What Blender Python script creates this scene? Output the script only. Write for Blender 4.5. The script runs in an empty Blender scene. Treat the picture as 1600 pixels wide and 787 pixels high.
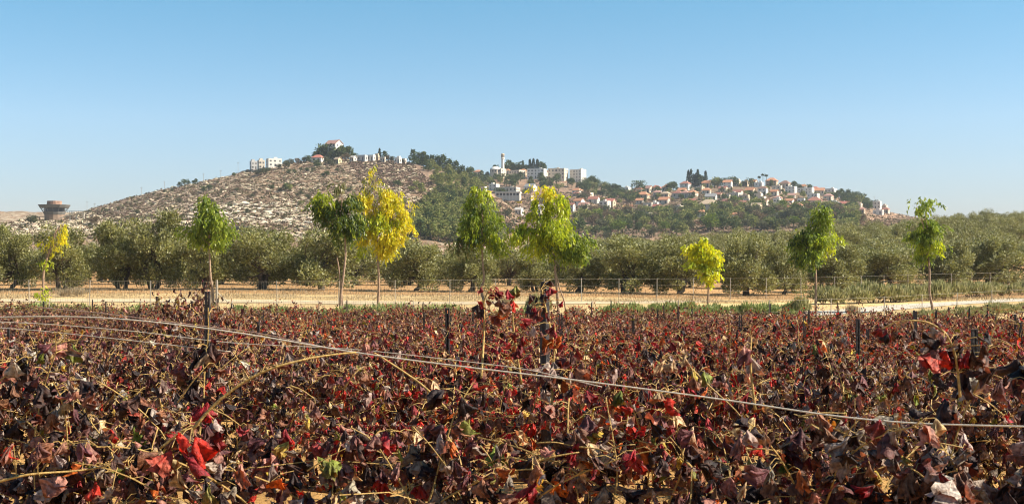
import bpy, math, random
import numpy as np
from math import radians, sin, cos, pi

# ------------------------------------------------------------------ camera, sky, sun, exposure
SC = bpy.context.scene
COL = SC.collection
CAMZ, F, CX, CY = 2.05, 2000.0, 800.0, 393.5
cam_d = bpy.data.cameras.new('camera')
cam = bpy.data.objects.new('camera', cam_d); COL.objects.link(cam)
cam.location = (0, 0, CAMZ); cam.rotation_euler = (radians(90), 0, 0)
cam_d.sensor_width = 36; cam_d.lens = 45; cam_d.clip_start = 0.1; cam_d.clip_end = 6000
cam_d.dof.use_dof = True; cam_d.dof.focus_distance = 16; cam_d.dof.aperture_fstop = 10
SC.camera = cam
SUN_EL = radians(40); SX, SY = 0.99, -0.09        # direction towards the sun (to the right, a touch behind the camera)
w = bpy.data.worlds.new('World'); SC.world = w; w.use_nodes = True
nt = w.node_tree; nt.nodes.clear()
sky = nt.nodes.new('ShaderNodeTexSky'); sky.sky_type = 'NISHITA'; sky.sun_disc = False
sky.sun_elevation = SUN_EL; sky.sun_rotation = math.atan2(SX, SY)
sky.altitude = 0; sky.air_density = 0.85; sky.dust_density = 0.3; sky.ozone_density = 4
bg = nt.nodes.new('ShaderNodeBackground'); bg.inputs[1].default_value = 0.07
wo = nt.nodes.new('ShaderNodeOutputWorld')
tcw = nt.nodes.new('ShaderNodeTexCoord'); sxyz = nt.nodes.new('ShaderNodeSeparateXYZ'); rmp = nt.nodes.new('ShaderNodeValToRGB'); mul = nt.nodes.new('ShaderNodeVectorMath'); mul.operation = 'MULTIPLY'
rmp.color_ramp.elements.new(.5)
for _i, (_p, _c) in enumerate(((.02, (.84, .75, .78, 1)), (.10, (1.0, 1.01, .97, 1)), (.21, (.70, 1.07, 1.0, 1)))):
    rmp.color_ramp.elements[_i].position = _p; rmp.color_ramp.elements[_i].color = _c
nt.links.new(tcw.outputs['Generated'], sxyz.inputs[0]); nt.links.new(sxyz.outputs[2], rmp.inputs[0])
nt.links.new(sky.outputs[0], mul.inputs[0]); nt.links.new(rmp.outputs[0], mul.inputs[1])
nt.links.new(mul.outputs[0], bg.inputs[0]); nt.links.new(bg.outputs[0], wo.inputs[0])
sd = bpy.data.lights.new('sun', 'SUN'); sd.energy = 5.0; sd.angle = radians(0.5); sd.color = (1, 0.91, 0.77)
so = bpy.data.objects.new('sun', sd); COL.objects.link(so)
so.rotation_euler = (radians(90) - SUN_EL, 0, math.atan2(SX, -SY))
so.location = (50, 0, 60)
SC.view_settings.view_transform = 'Standard'; SC.view_settings.look = 'None'
SC.view_settings.exposure = 1.15; SC.view_settings.gamma = 1
SC.cycles.max_bounces = 6; SC.cycles.diffuse_bounces = 2; SC.cycles.transmission_bounces = 4
SC.cycles.volume_bounces = 0; SC.cycles.transparent_max_bounces = 6
SC.cycles.use_adaptive_sampling = True; SC.cycles.adaptive_threshold = 0.01; SC.cycles.use_denoising = True; SC.cycles.filter_width = 1.0
HAZE = 0.00008

RNG = np.random.default_rng(11)
random.seed(5)

# ------------------------------------------------------------------ materials
def mat(name):
    m = bpy.data.materials.new(name); m.use_nodes = True
    n = m.node_tree; b = n.nodes['Principled BSDF']
    return m, n, b

def simple(name, col, rough=0.8, var=0.25, scale=3.0, bump=0.0, metal=0.0):
    m, n, b = mat(name)
    g = n.nodes.new('ShaderNodeNewGeometry'); t = n.nodes.new('ShaderNodeTexNoise')
    t.inputs['Scale'].default_value = scale; t.inputs['Detail'].default_value = 5
    n.links.new(g.outputs['Position'], t.inputs['Vector'])
    mr = n.nodes.new('ShaderNodeMapRange'); mr.inputs[1].default_value = .3; mr.inputs[2].default_value = .7
    mr.inputs[3].default_value = 1 - var; mr.inputs[4].default_value = 1 + var * .6
    n.links.new(t.outputs['Fac'], mr.inputs[0])
    mx = n.nodes.new('ShaderNodeVectorMath'); mx.operation = 'SCALE'; mx.inputs[0].default_value = col[:3]
    n.links.new(mr.outputs[0], mx.inputs['Scale']); n.links.new(mx.outputs[0], b.inputs['Base Color'])
    b.inputs['Roughness'].default_value = rough; b.inputs['Metallic'].default_value = metal
    if bump:
        bp = n.nodes.new('ShaderNodeBump'); bp.inputs['Strength'].default_value = bump; bp.inputs['Distance'].default_value = .05
        n.links.new(t.outputs['Fac'], bp.inputs['Height']); n.links.new(bp.outputs[0], b.inputs['Normal'])
    return m

def leafmat(name, trans=0.3, rough=0.6, spec=0.3, mottle=0.0, mscale=60, bump=0.0, tgain=1.6, ttint=(1, 1, 1)):
    """leaf colour comes from the per-leaf attribute 'col'; thin, so part of the light passes through"""
    m, n, b = mat(name)
    a = n.nodes.new('ShaderNodeAttribute'); a.attribute_name = 'col'
    src = a.outputs['Color']
    if mottle:
        tc = n.nodes.new('ShaderNodeTexCoord'); t = n.nodes.new('ShaderNodeTexNoise')
        t.inputs['Scale'].default_value = mscale; t.inputs['Detail'].default_value = 4
        n.links.new(tc.outputs['Object'], t.inputs['Vector'])
        cr = n.nodes.new('ShaderNodeValToRGB'); cr.color_ramp.elements[0].position = .35; cr.color_ramp.elements[1].position = .68
        cr.color_ramp.elements[0].color = (1 - mottle, 1 - mottle * 1.1, 1 - mottle * 1.1, 1); cr.color_ramp.elements[1].color = (1.35, 1.3, 1.25, 1)
        n.links.new(t.outputs['Fac'], cr.inputs[0])
        mx = n.nodes.new('ShaderNodeVectorMath'); mx.operation = 'MULTIPLY'
        n.links.new(src, mx.inputs[0]); n.links.new(cr.outputs[0], mx.inputs[1]); src = mx.outputs[0]
        if bump:
            bp = n.nodes.new('ShaderNodeBump'); bp.inputs['Strength'].default_value = bump; bp.inputs['Distance'].default_value = .01
            n.links.new(t.outputs['Fac'], bp.inputs['Height']); n.links.new(bp.outputs[0], b.inputs['Normal'])
    n.links.new(src, b.inputs['Base Color'])
    b.inputs['Roughness'].default_value = rough; b.inputs['Specular IOR Level'].default_value = spec
    tr = n.nodes.new('ShaderNodeBsdfTranslucent'); sc = n.nodes.new('ShaderNodeVectorMath'); sc.operation = 'SCALE'
    sc.inputs['Scale'].default_value = tgain
    tn = n.nodes.new('ShaderNodeVectorMath'); tn.operation = 'MULTIPLY'; tn.inputs[1].default_value = ttint
    n.links.new(src, sc.inputs[0]); n.links.new(sc.outputs[0], tn.inputs[0]); n.links.new(tn.outputs[0], tr.inputs[0])
    ms = n.nodes.new('ShaderNodeMixShader'); ms.inputs[0].default_value = trans
    n.links.new(b.outputs[0], ms.inputs[1]); n.links.new(tr.outputs[0], ms.inputs[2])
    n.links.new(ms.outputs[0], n.nodes['Material Output'].inputs[0])
    return m

M_VLEAF = leafmat('vine_leaf', .14, .62, .25, .6, 55, .9, 2.0, (1.3, .5, .3))
M_TLEAF = leafmat('tree_leaf', .45, .45, .45, tgain=1.7)
M_OLEAF = leafmat('olive_leaf', .28, .5, .45, tgain=1.3)
M_FAR = leafmat('far_leaf', .25, .8, .1, tgain=1.2)
M_WOOD = simple('vine_wood', (.16, .10, .065), .9, .5, 60, .6)
M_CANE = simple('cane_bark', (.40, .25, .07), .7, .35, 50, .3)
M_BARK = simple('olive_bark', (.11, .085, .06), .95, .45, 6, .6)
M_YBARK = simple('young_bark', (.30, .20, .13), .9, .35, 8, .4)
M_POST = simple('dark_steel_post', (.028, .02, .018), .7, .5, 30, .3)
M_WIRE = simple('galvanised_wire', (.38, .33, .27), .45, .2, 40, 0, .3)
M_PWIRE = simple('pale_plastic_line', (.66, .58, .46), .5, .15, 30)
M_FPOST = simple('fence_steel', (.38, .33, .26), .5, .15, 5, 0, .3)
M_FWIRE = simple('fence_wire', (.33, .29, .22), .6, .1, 5, 0, .2)
M_WIN = simple('window_glass', (.07, .07, .075), .25, .2, 1)
M_ROAD = simple('gravel_track', (.50, .38, .225), .95, .28, 1.3, .3)

# ------------------------------------------------------------------ mesh helpers
def mk(name, V, Q=None, T=None, mats=None, col=None, parent=None, smooth=False, mesh_only=False, fmat=None):
    me = bpy.data.meshes.new(name)
    V = np.asarray(V, dtype=np.float32)
    Q = np.zeros((0, 4), int) if Q is None else np.asarray(Q, int).reshape(-1, 4)
    T = np.zeros((0, 3), int) if T is None else np.asarray(T, int).reshape(-1, 3)
    nq, ntr = len(Q), len(T)
    me.vertices.add(len(V)); me.vertices.foreach_set('co', V.ravel())
    loops = np.concatenate([Q.ravel(), T.ravel()])
    me.loops.add(len(loops)); me.loops.foreach_set('vertex_index', loops.astype(np.int32))
    me.polygons.add(nq + ntr)
    tot = np.concatenate([np.full(nq, 4), np.full(ntr, 3)]).astype(np.int32)
    st = np.concatenate([[0], np.cumsum(tot)[:-1]]).astype(np.int32) if len(tot) else tot
    me.polygons.foreach_set('loop_start', st); me.polygons.foreach_set('loop_total', tot)
    if fmat is not None: me.polygons.foreach_set('material_index', np.asarray(fmat, np.int32))
    me.polygons.foreach_set('use_smooth', np.full(nq + ntr, bool(smooth)))
    me.update(calc_edges=True)
    if col is not None:
        at = me.color_attributes.new('col', 'FLOAT_COLOR', 'POINT')
        c = np.ones((len(V), 4), np.float32); c[:, :3] = col; at.data.foreach_set('color', c.ravel())
    for m in (mats if isinstance(mats, (list, tuple)) else [mats]):
        if m: me.materials.append(m)
    if mesh_only: return me
    return link(name, me, parent)

def link(name, me, parent=None):
    o = bpy.data.objects.new(name, me); COL.objects.link(o)
    if parent: o.parent = parent
    return o

def tag(o, label=None, cat=None, group=None, kind=None):
    if label: o['label'] = label
    if cat: o['category'] = cat
    if group: o['group'] = group
    if kind: o['kind'] = kind
    return o

def thing(name, label, cat, loc, rz=0, group=None, scale=None):
    o = bpy.data.objects.new(name, None); COL.objects.link(o)
    o.empty_display_size = .2
    o.location = loc; o.rotation_euler = (0, 0, rz)
    if scale is not None: o.scale = scale
    return tag(o, label, cat, group)

def dup(root, loc, rz, label, group, scale=(1, 1, 1)):
    r = root.copy(); COL.objects.link(r); r.location = loc; r.rotation_euler = (0, 0, rz); r.scale = scale
    r['label'] = label
    if group: r['group'] = group
    for ch in list(root.children):
        c = ch.copy(); COL.objects.link(c); c.parent = r
        for g in list(ch.children):
            e = g.copy(); COL.objects.link(e); e.parent = c
    return r

class Acc:
    """collects vertices and faces for ONE mesh"""
    def __init__(s): s.V = []; s.Q = []; s.T = []; s.C = []; s.n = 0
    def add(s, V, Q=None, T=None, C=None):
        V = np.asarray(V, float)
        if Q is not None and len(Q): s.Q.append(np.asarray(Q) + s.n)
        if T is not None and len(T): s.T.append(np.asarray(T) + s.n)
        s.V.append(V); s.n += len(V)
        if C is not None:
            C = np.asarray(C, float); s.C.append(np.broadcast_to(C, (len(V), 3)))
        return s
    def box(s, x0, x1, y0, y1, z0, z1, C=None):
        V = [(x0, y0, z0), (x1, y0, z0), (x1, y1, z0), (x0, y1, z0), (x0, y0, z1), (x1, y0, z1), (x1, y1, z1), (x0, y1, z1)]
        Q = [(0, 3, 2, 1), (4, 5, 6, 7), (0, 1, 5, 4), (1, 2, 6, 5), (2, 3, 7, 6), (3, 0, 4, 7)]
        return s.add(V, Q, None, C)
    def tube(s, P, R, n=6, C=None, cap=True):
        P = np.asarray(P, float); R = np.broadcast_to(np.asarray(R, float), (len(P),))
        d = np.gradient(P, axis=0); d /= np.linalg.norm(d, axis=1)[:, None] + 1e-9
        up = np.array([0.13, 0.31, 1.0]) if abs(d[:, 2]).mean() < .8 else np.array([1.0, .21, .1])
        a = np.cross(d, up); a /= np.linalg.norm(a, axis=1)[:, None] + 1e-9
        b = np.cross(d, a)
        th = np.arange(n) * 2 * pi / n
        V = P[:, None] + R[:, None, None] * (a[:, None] * np.cos(th)[None, :, None] + b[:, None] * np.sin(th)[None, :, None])
        Q = []
        k = np.arange(n); k2 = (k + 1) % n
        for i in range(len(P) - 1):
            Q.append(np.stack([i * n + k, i * n + k2, (i + 1) * n + k2, (i + 1) * n + k], 1))
        V = V.reshape(-1, 3); T = []
        if cap:
            V = np.vstack([V, P[:1], P[-1:]]); m = len(V)
            T = np.vstack([np.stack([k2, k, np.full(n, m - 2)], 1), np.stack([(len(P) - 1) * n + k, (len(P) - 1) * n + k2, np.full(n, m - 1)], 1)])
        return s.add(V, np.vstack(Q), T, C)
    def build(s, name, mats, parent=None, smooth=False, mesh_only=False):
        V = np.vstack(s.V); Q = np.vstack(s.Q) if s.Q else None; T = np.vstack(s.T) if s.T else None
        C = np.vstack(s.C) if s.C else None
        return mk(name, V, Q, T, mats, C, parent, smooth, mesh_only)

# ------------------------------------------------------------------ the lie of the land
_D = np.array([-60, 5, 8, 13, 18, 30, 45, 62, 90, 105, 125, 150, 200, 250, 300, 350, 420, 520.])
_U = np.array([-2500, 0, 400, 800, 1000, 1200, 1600, 2000, 4100.])
_T = np.array([[0]*9, [0]*9, [-.15]*9, [-.45]*9, [-.70]*9, [-1.15]*9, [-1.7]*9, [-1.75]*9,
    [-1.7, -1.7, -1.7, -1.8, -1.8, -1.85, -1.8, -1.8, -1.8],
    [-1.6, -1.6, -1.6, -1.8, -1.95, -2.0, -1.9, -1.9, -1.9],
    [-1.5, -1.5, -1.5, -1.7, -1.9, -2.1, -2.0, -2.0, -2.0],
    [-1.5, -1.5, -1.5, -1.6, -1.6, -1.8, -2.0, -1.6, -1.6],
    [-1.5, -1.5, -1.5, -1.5, -1.3, -1.0, .2, 1.5, 1.5],
    [-1.5, -1.5, -1.5, -1.5, -.5, .8, 3.5, 5.0, 5.0],
    [-1.8, -1.8, -1.8, -1.2, .3, 2.3, 6.3, 9.0, 9.0],
    [-2, -2, -2, -1.5, .3, 2.5, 9.0, 12.5, 12.5],
    [-3, -3, -3, -4, -2, 0, 8, 12, 12], [-10, -10, -10, -14, -14, -12, -4, 0, 0]], float)
def _tab(xs, ys):
    xs = np.array(xs, float); ys = np.array(ys, float)
    return lambda u: np.interp(u, xs, ys)
R1 = _tab([-400, 0, 60, 110, 150, 200, 250, 320, 390, 440, 480, 530, 600, 640, 700, 760, 820, 880, 960],
          [356, 352, 346, 337, 326, 311, 298, 282, 267, 258, 252, 248, 250, 254, 268, 296, 336, 390, 430])
F1 = _tab([-400, 650, 720, 800, 880], [374, 374, 382, 400, 440])
R2 = _tab([500, 600, 660, 740, 800, 860, 910, 960, 1000, 1040, 1080, 1200, 1260, 1300, 1350, 1400, 1450, 1600, 2200],
          [330, 300, 285, 274, 271, 276, 284, 301, 302, 300, 291, 290, 298, 307, 318, 333, 343, 354, 372])
F2 = _tab([600, 760, 860, 1000, 1300, 1450, 2200], [400, 388, 384, 366, 354, 360, 378])
RS = _tab([-900, -400, 0, 60, 110, 170, 230, 300, 400], [352, 350, 348, 342, 343, 344, 353, 376, 430])
def noise2(x, y, s, seed=0):
    r = np.random.default_rng(seed); z = 0
    for i in range(7):
        a = r.uniform(0, 2 * pi); f = s * r.uniform(.6, 1.9); p = r.uniform(0, 6.28)
        z = z + np.sin((x * cos(a) + y * sin(a)) * f + p)
    return z / 3.5
def zpix(v, d): return CAMZ + (CY - v) / F * d
def ground_du(d, u):
    d = np.asarray(d, float); u = np.asarray(u, float); d, u = np.broadcast_arrays(d, u)
    di = np.clip(np.searchsorted(_D, d) - 1, 0, len(_D) - 2)
    t = np.clip((d - _D[di]) / (_D[di + 1] - _D[di]), 0, 1)
    ui = np.clip(np.searchsorted(_U, u) - 1, 0, len(_U) - 2)
    s = np.clip((u - _U[ui]) / (_U[ui + 1] - _U[ui]), 0, 1)
    z = (_T[di, ui] * (1 - s) + _T[di, ui + 1] * s) * (1 - t) + (_T[di + 1, ui] * (1 - s) + _T[di + 1, ui + 1] * s) * t
    x = (u - CX) / F * np.maximum(d, 15)
    # hills
    t1 = np.clip((d - 560) / 440, 0, 1); h1 = zpix(F1(u) + (R1(u) - F1(u)) * t1 ** .85, np.clip(d, 560, 1000))
    h1 = h1 - np.maximum(d - 1000, 0) * .15 - np.maximum(560 - d, 0) * .2
    t2 = np.clip((d - 760) / 540, 0, 1); h2 = zpix(F2(u) + (R2(u) - F2(u)) * t2 ** .85, np.clip(d, 760, 1300))
    h2 = h2 - np.maximum(d - 1300, 0) * .15 - np.maximum(760 - d, 0) * .2
    t3 = np.clip((d - 600) / 90, 0, 1); h3 = zpix(378 + (RS(u) - 378) * t3 ** .7, np.clip(d, 600, 690))
    h3 = h3 - np.maximum(d - 690, 0) * .12 - np.maximum(600 - d, 0) * .4
    hh = np.maximum(np.maximum(h1, h2), np.maximum(h3, -16))
    hh = hh + noise2(x, d, .05, 3) * .9 + noise2(x, d, .16, 4) * .5 + noise2(x, d, .45, 6) * .25
    k = np.clip((d - 440) / 90, 0, 1)
    zz = np.where(d > 440, z * (1 - k) + hh * k, z)
    zz = np.where(d > 62, zz + noise2(x, d, .12, 5) * .06 * np.clip((d - 62) / 20, 0, 1), zz)
    return np.maximum(zz, -17)
def gz(x, y):
    return float(ground_du(y, CX + F * x / max(y, 15)))
def hit(u, v, d0=500, d1=1320):
    ds = np.arange(d0, d1, 2.0); g = ground_du(ds, u); r = zpix(v, ds)
    idx = np.nonzero(g >= r)[0]
    if len(idx): return float(ds[idx[0]])
    m = (g - CAMZ) / ds; return float(ds[np.argmax(m)])
def P(u, d): return ((u - CX) / F * d, d, float(ground_du(d, u)))

# ------------------------------------------------------------------ ground sheet
def inpoly(px, py, poly):
    px = np.asarray(px, float); py = np.asarray(py, float); c = np.zeros(np.broadcast(px, py).shape, bool)
    n = len(poly)
    for i in range(n):
        x0, y0 = poly[i]; x1, y1 = poly[(i + 1) % n]
        if y0 == y1: continue
        k = ((y0 > py) != (y1 > py)) & (px < (x1 - x0) * (py - y0) / (y1 - y0) + x0)
        c ^= k
    return c
us = np.concatenate([np.arange(-2500, -150, 60), np.arange(-150, 1750, 5), np.arange(1750, 4101, 60)])
ds = np.concatenate([[-60, -30, -12, -4, 0, 3], np.arange(5, 60, 1.5), np.arange(60, 160, 2), np.arange(160, 440, 8),
                     np.arange(440, 1330, 5), np.arange(1330, 1800, 30)])
DD, UU = np.meshgrid(ds, us, indexing='ij')
ZZ = ground_du(DD, UU); XX = (UU - CX) / F * np.maximum(DD, 15)
VV = CY - (ZZ - CAMZ) / np.maximum(DD, 1) * F
colr = np.zeros(DD.shape + (3,)); rock = np.zeros(DD.shape)
def setc(mask, c, r=None):
    colr[mask] = c
    if r is not None: rock[mask] = r
setc(DD < 60, (.40, .22, .07), 0)
setc((DD >= 60) & (DD < 112), (.51, .36, .17), 0)
setc((DD >= 112) & (DD < 440), (.41, .235, .10), 0)
setc(DD >= 440, (.27, .17, .10), .56)
shelf = (DD > 590) & (DD < 720) & (UU < 300); setc(shelf, (.48, .38, .25), .6)
band = (DD > 560) & (UU < 640) & (VV > 318) & (VV < 346); rock[band & ~shelf] = .72
top = (DD > 900) & (UU > 540) & (UU < 690) & (VV < 292) & (DD < 1010); setc(top, (.22, .145, .10), .45)
lefthill = (DD > 720) & (DD < 1010) & (UU < 380); setc(lefthill, (.26, .175, .115), .42)
foot = (DD > 555) & (DD < 640) & (UU > 300) & (UU < 640); setc(foot, (.28, .19, .12), .5)
vill = (DD > 740) & (UU > 760) & ((DD > 1010) | (UU > 860)); setc(vill, (.25, .155, .10), .45)
vg = vill & (UU > 900); setc(vg, (.23, .155, .095), .38)
rt = (DD > 740) & (UU > 1330) & (VV > 316); setc(rt, (.30, .175, .10), .5)
# zones of the hillsides run into one another
_k = DD[:, 0] > 445
_sh = (noise2(XX[_k], DD[_k], .03, 12) * 3).astype(int); _w = np.arange(colr.shape[1])[None, :]
_idx = np.clip(_w + _sh, 0, colr.shape[1] - 1); _c = np.take_along_axis(colr[_k], _idx[..., None], 1); _r0 = np.take_along_axis(rock[_k], _idx, 1)
for _ in range(26):
    _c[:, 1:-1] = (_c[:, :-2] + _c[:, 2:] + 2 * _c[:, 1:-1]) / 4; _r0[:, 1:-1] = (_r0[:, :-2] + _r0[:, 2:] + 2 * _r0[:, 1:-1]) / 4
for _ in range(8):
    _c[1:-1] = (_c[:-2] + _c[2:] + 2 * _c[1:-1]) / 4; _r0[1:-1] = (_r0[:-2] + _r0[2:] + 2 * _r0[1:-1]) / 4
colr[_k] = _c; rock[_k] = _r0
nz = noise2(XX, DD, .09, 8)
colr *= (1 + .10 * nz)[..., None]
pb = (DD >= 66) & (DD < 112) & (nz > .5); colr[pb] = colr[pb] * (1.12, 1.1, 1.05)
nr, nc = DD.shape
idx = np.arange(nr * nc).reshape(nr, nc)
Q = np.stack([idx[:-1, :-1], idx[:-1, 1:], idx[1:, 1:], idx[1:, :-1]], -1).reshape(-1, 4)
ground = mk('ground', np.stack([XX, DD, ZZ], -1).reshape(-1, 3), Q, None, None, colr.reshape(-1, 3), smooth=True)
at = ground.data.attributes.new('rock', 'FLOAT', 'POINT'); at.data.foreach_set('value', rock.ravel().astype(np.float32))
tag(ground, kind='structure')
def ground_material():
    m, n, b = mat('dry_ground')
    L = n.links.new
    g = n.nodes.new('ShaderNodeNewGeometry'); a = n.nodes.new('ShaderNodeAttribute'); a.attribute_name = 'col'
    ra = n.nodes.new('ShaderNodeAttribute'); ra.attribute_name = 'rock'
    def noise(scale, det=6, vec=None, rough=.6):
        t = n.nodes.new('ShaderNodeTexNoise'); t.inputs['Scale'].default_value = scale; t.inputs['Detail'].default_value = det
        t.inputs['Roughness'].default_value = rough
        L(vec or g.outputs['Position'], t.inputs['Vector']); return t
    def mathn(op, x, y):
        q = n.nodes.new('ShaderNodeMath'); q.operation = op
        for i, s in enumerate((x, y)):
            if isinstance(s, (int, float)): q.inputs[i].default_value = s
            else: L(s, q.inputs[i])
        return q.outputs[0]
    def mapr(s, a0, a1, b0, b1):
        q = n.nodes.new('ShaderNodeMapRange'); L(s, q.inputs[0])
        for i, v in enumerate((a0, a1, b0, b1)): q.inputs[i + 1].default_value = v
        return q.outputs[0]
    # soil and stubble
    f1 = noise(1.1, 8); f2 = noise(14, 4); f3 = noise(.12, 4)
    k = mathn('MULTIPLY', mapr(f1.outputs['Fac'], .3, .7, .62, 1.28), mapr(f2.outputs['Fac'], .3, .7, .7, 1.22))
    k = mathn('MULTIPLY', k, mapr(f3.outputs['Fac'], .35, .65, .85, 1.12))
    v = n.nodes.new('ShaderNodeVectorMath'); v.operation = 'SCALE'; L(a.outputs['Color'], v.inputs[0]); L(k, v.inputs['Scale'])
    # far limestone: beds that follow the contour
    mp = n.nodes.new('ShaderNodeMapping'); mp.inputs['Scale'].default_value = (.5, .18, 1.1); L(g.outputs['Position'], mp.inputs[0])
    r1 = noise(.55, 5, mp.outputs[0], .65); r2 = noise(.10, 3, None, .5)
    rr = mathn('ADD', r1.outputs['Fac'], mathn('MULTIPLY', mathn('SUBTRACT', r2.outputs['Fac'], .5), .5))
    th = mapr(ra.outputs['Fac'], 0, 1, .80, .34)
    msk = mapr(mathn('SUBTRACT', rr, th), -.04, .10, 0, .85)
    gate = mathn('GREATER_THAN', ra.outputs['Fac'], .05); msk = mathn('MULTIPLY', msk, gate)
    rc = n.nodes.new('ShaderNodeValToRGB'); rc.color_ramp.elements[0].color = (.30, .22, .14, 1); rc.color_ramp.elements[1].color = (.50, .41, .29, 1)
    rc.color_ramp.elements[0].position = .35; rc.color_ramp.elements[1].position = .62
    r3 = noise(.9, 4); L(r3.outputs['Fac'], rc.inputs[0])
    # scrub specks
    s1 = noise(.45, 4, None, .7); sm = mathn('MULTIPLY', mapr(s1.outputs['Fac'], .55, .62, 0, .75), gate)
    mx1 = n.nodes.new('ShaderNodeMix'); mx1.data_type = 'RGBA'; L(sm, mx1.inputs[0]); L(v.outputs[0], mx1.inputs[6]); mx1.inputs[7].default_value = (.055, .046, .025, 1)
    mx2 = n.nodes.new('ShaderNodeMix'); mx2.data_type = 'RGBA'; L(msk, mx2.inputs[0]); L(mx1.outputs[2], mx2.inputs[6]); L(rc.outputs[0], mx2.inputs[7])
    L(mx2.outputs[2], b.inputs['Base Color']); b.inputs['Roughness'].default_value = .95; b.inputs['Specular IOR Level'].default_value = .15
    bp = n.nodes.new('ShaderNodeBump'); bp.inputs['Strength'].default_value = .6; bp.inputs['Distance'].default_value = .06
    L(mathn('ADD', f1.outputs['Fac'], f2.outputs['Fac']), bp.inputs['Height'])
    bp2 = n.nodes.new('ShaderNodeBump'); bp2.inputs['Strength'].default_value = .8; bp2.inputs['Distance'].default_value = 1.2
    L(mathn('MULTIPLY', msk, 1.0), bp2.inputs['Height']); L(bp.outputs[0], bp2.inputs['Normal'])
    L(bp2.outputs[0], b.inputs['Normal'])
    return m
ground.data.materials.append(ground_material())

def drape(name, pts, width, m, lift=.03, kind='structure'):
    """a strip of track laid over the ground; pts = (x, y) world"""
    pts = np.array(pts, float); s = np.concatenate([[0], np.cumsum(np.linalg.norm(np.diff(pts, axis=0), axis=1))])
    t = np.arange(0, s[-1], 1.5); px = np.interp(t, s, pts[:, 0]); py = np.interp(t, s, pts[:, 1])
    tx, ty = np.gradient(px), np.gradient(py); l = np.hypot(tx, ty); nx, ny = -ty / l, tx / l
    cols = 7; V = []
    for j in range(cols):
        q = (j / (cols - 1) - .5) * width * (1 + .06 * np.sin(t * .4 + j)); x = px + nx * q; y = py + ny * q
        V.append(np.stack([x, y, ground_du(y, CX + F * x / np.maximum(y, 15)) + lift], -1))
    V = np.stack(V, 1); n = len(t); idx = np.arange(n * cols).reshape(n, cols)
    Q = np.stack([idx[:-1, :-1], idx[1:, :-1], idx[1:, 1:], idx[:-1, 1:]], -1).reshape(-1, 4)
    return tag(mk(name, V.reshape(-1, 3), Q, None, m), kind=kind)
def XY(lst): return [((u - CX) / F * d, d) for u, d in lst]
drape('gravel_road', XY([(-500, 97), (200, 97), (500, 97), (700, 96), (880, 98), (1000, 101), (1090, 106)]), 5.0, M_ROAD)
drape('concrete_track', XY([(1180, 76), (1330, 82), (1450, 92), (1600, 105), (1750, 120), (2000, 140)]), 3.6, simple('pale_concrete', (.46, .40, .31), .9, .1, 2))

# ------------------------------------------------------------------ leaf templates
def leaf_template(rng, rings=3, seg=20, tight=None):
    """five-lobed grape leaf, midrib along +y from the origin, dried: rolled about the midrib and along it"""
    th = np.linspace(0, 2 * pi, seg, endpoint=False)
    a = th - pi / 2                        # angle from the tip (+y)
    r = .62 + .06 * np.cos(5 * (a - pi)) + .12 * np.cos(a - pi + pi) + .03 * np.sin(th * 7 + 1)
    notch = np.exp(-((np.abs(((a + pi) % (2 * pi)) - pi) - pi) ** 2) / .06); r = r * (1 - .75 * notch)
    V = [(0, 0, 0)]
    for k in range(1, rings + 1):
        f = k / rings
        for t, rr in zip(th, r): V.append((cos(t) * rr * f, sin(t) * rr * f + .0, 0))
    V = np.array(V); V[:, 0] *= rng.uniform(.55, .9); V[:, 1] = V[:, 1] * rng.uniform(1.0, 1.2) + .35
    x, y = V[:, 0].copy(), V[:, 1].copy()
    Rx = rng.uniform(.13, .30) if tight is None else tight
    sgn = 1 if rng.random() < .8 else -1
    ax = np.abs(x) / Rx; V[:, 0] = np.sign(x) * Rx * np.sin(np.minimum(ax, 2.6)); V[:, 2] = -sgn * Rx * (1 - np.cos(np.minimum(ax, 2.6)))
    asym = rng.uniform(-.5, .5); V[:, 2] += asym * x * .8
    Ry = rng.uniform(.38, 1.1); c = rng.choice([-1, 1]); ph = (y - .1) / Ry
    y2 = Ry * np.sin(ph) ; z2 = c * Ry * (1 - np.cos(ph)); V[:, 1] = y2; V[:, 2] += z2
    rad = np.hypot(x, y - .35)
    V[:, 2] += rad * (.24 * np.sin(5 * np.arctan2(x, y - .35) + rng.uniform(0, 6)) + .15 * np.sin(9 * np.arctan2(x, y - .35) + rng.uniform(0, 6)))
    for _ in range(3):                       # crumple
        kx, ky, ph = rng.normal(0, 5, 1)[0], rng.normal(0, 5, 1)[0], rng.uniform(0, 6.28); wv = np.sin(kx * x + ky * y + ph) * .10 * np.minimum(rad * 2, 1)
        V[:, 2] += wv; V[:, 0] += wv * rng.uniform(-.6, .6); V[:, 1] += wv * rng.uniform(-.6, .6)
    V += rng.normal(0, .010, V.shape) * (rad[:, None] > .01)
    Q = []; T = []
    for i in range(seg):
        j = (i + 1) % seg; T.append((0, 1 + i, 1 + j))
        for k in range(rings - 1):
            p = 1 + k * seg; q = p + seg; Q.append((p + i, q + i, q + j, p + j))
    return V, np.array(Q, int).reshape(-1, 4), np.array(T, int)
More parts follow.
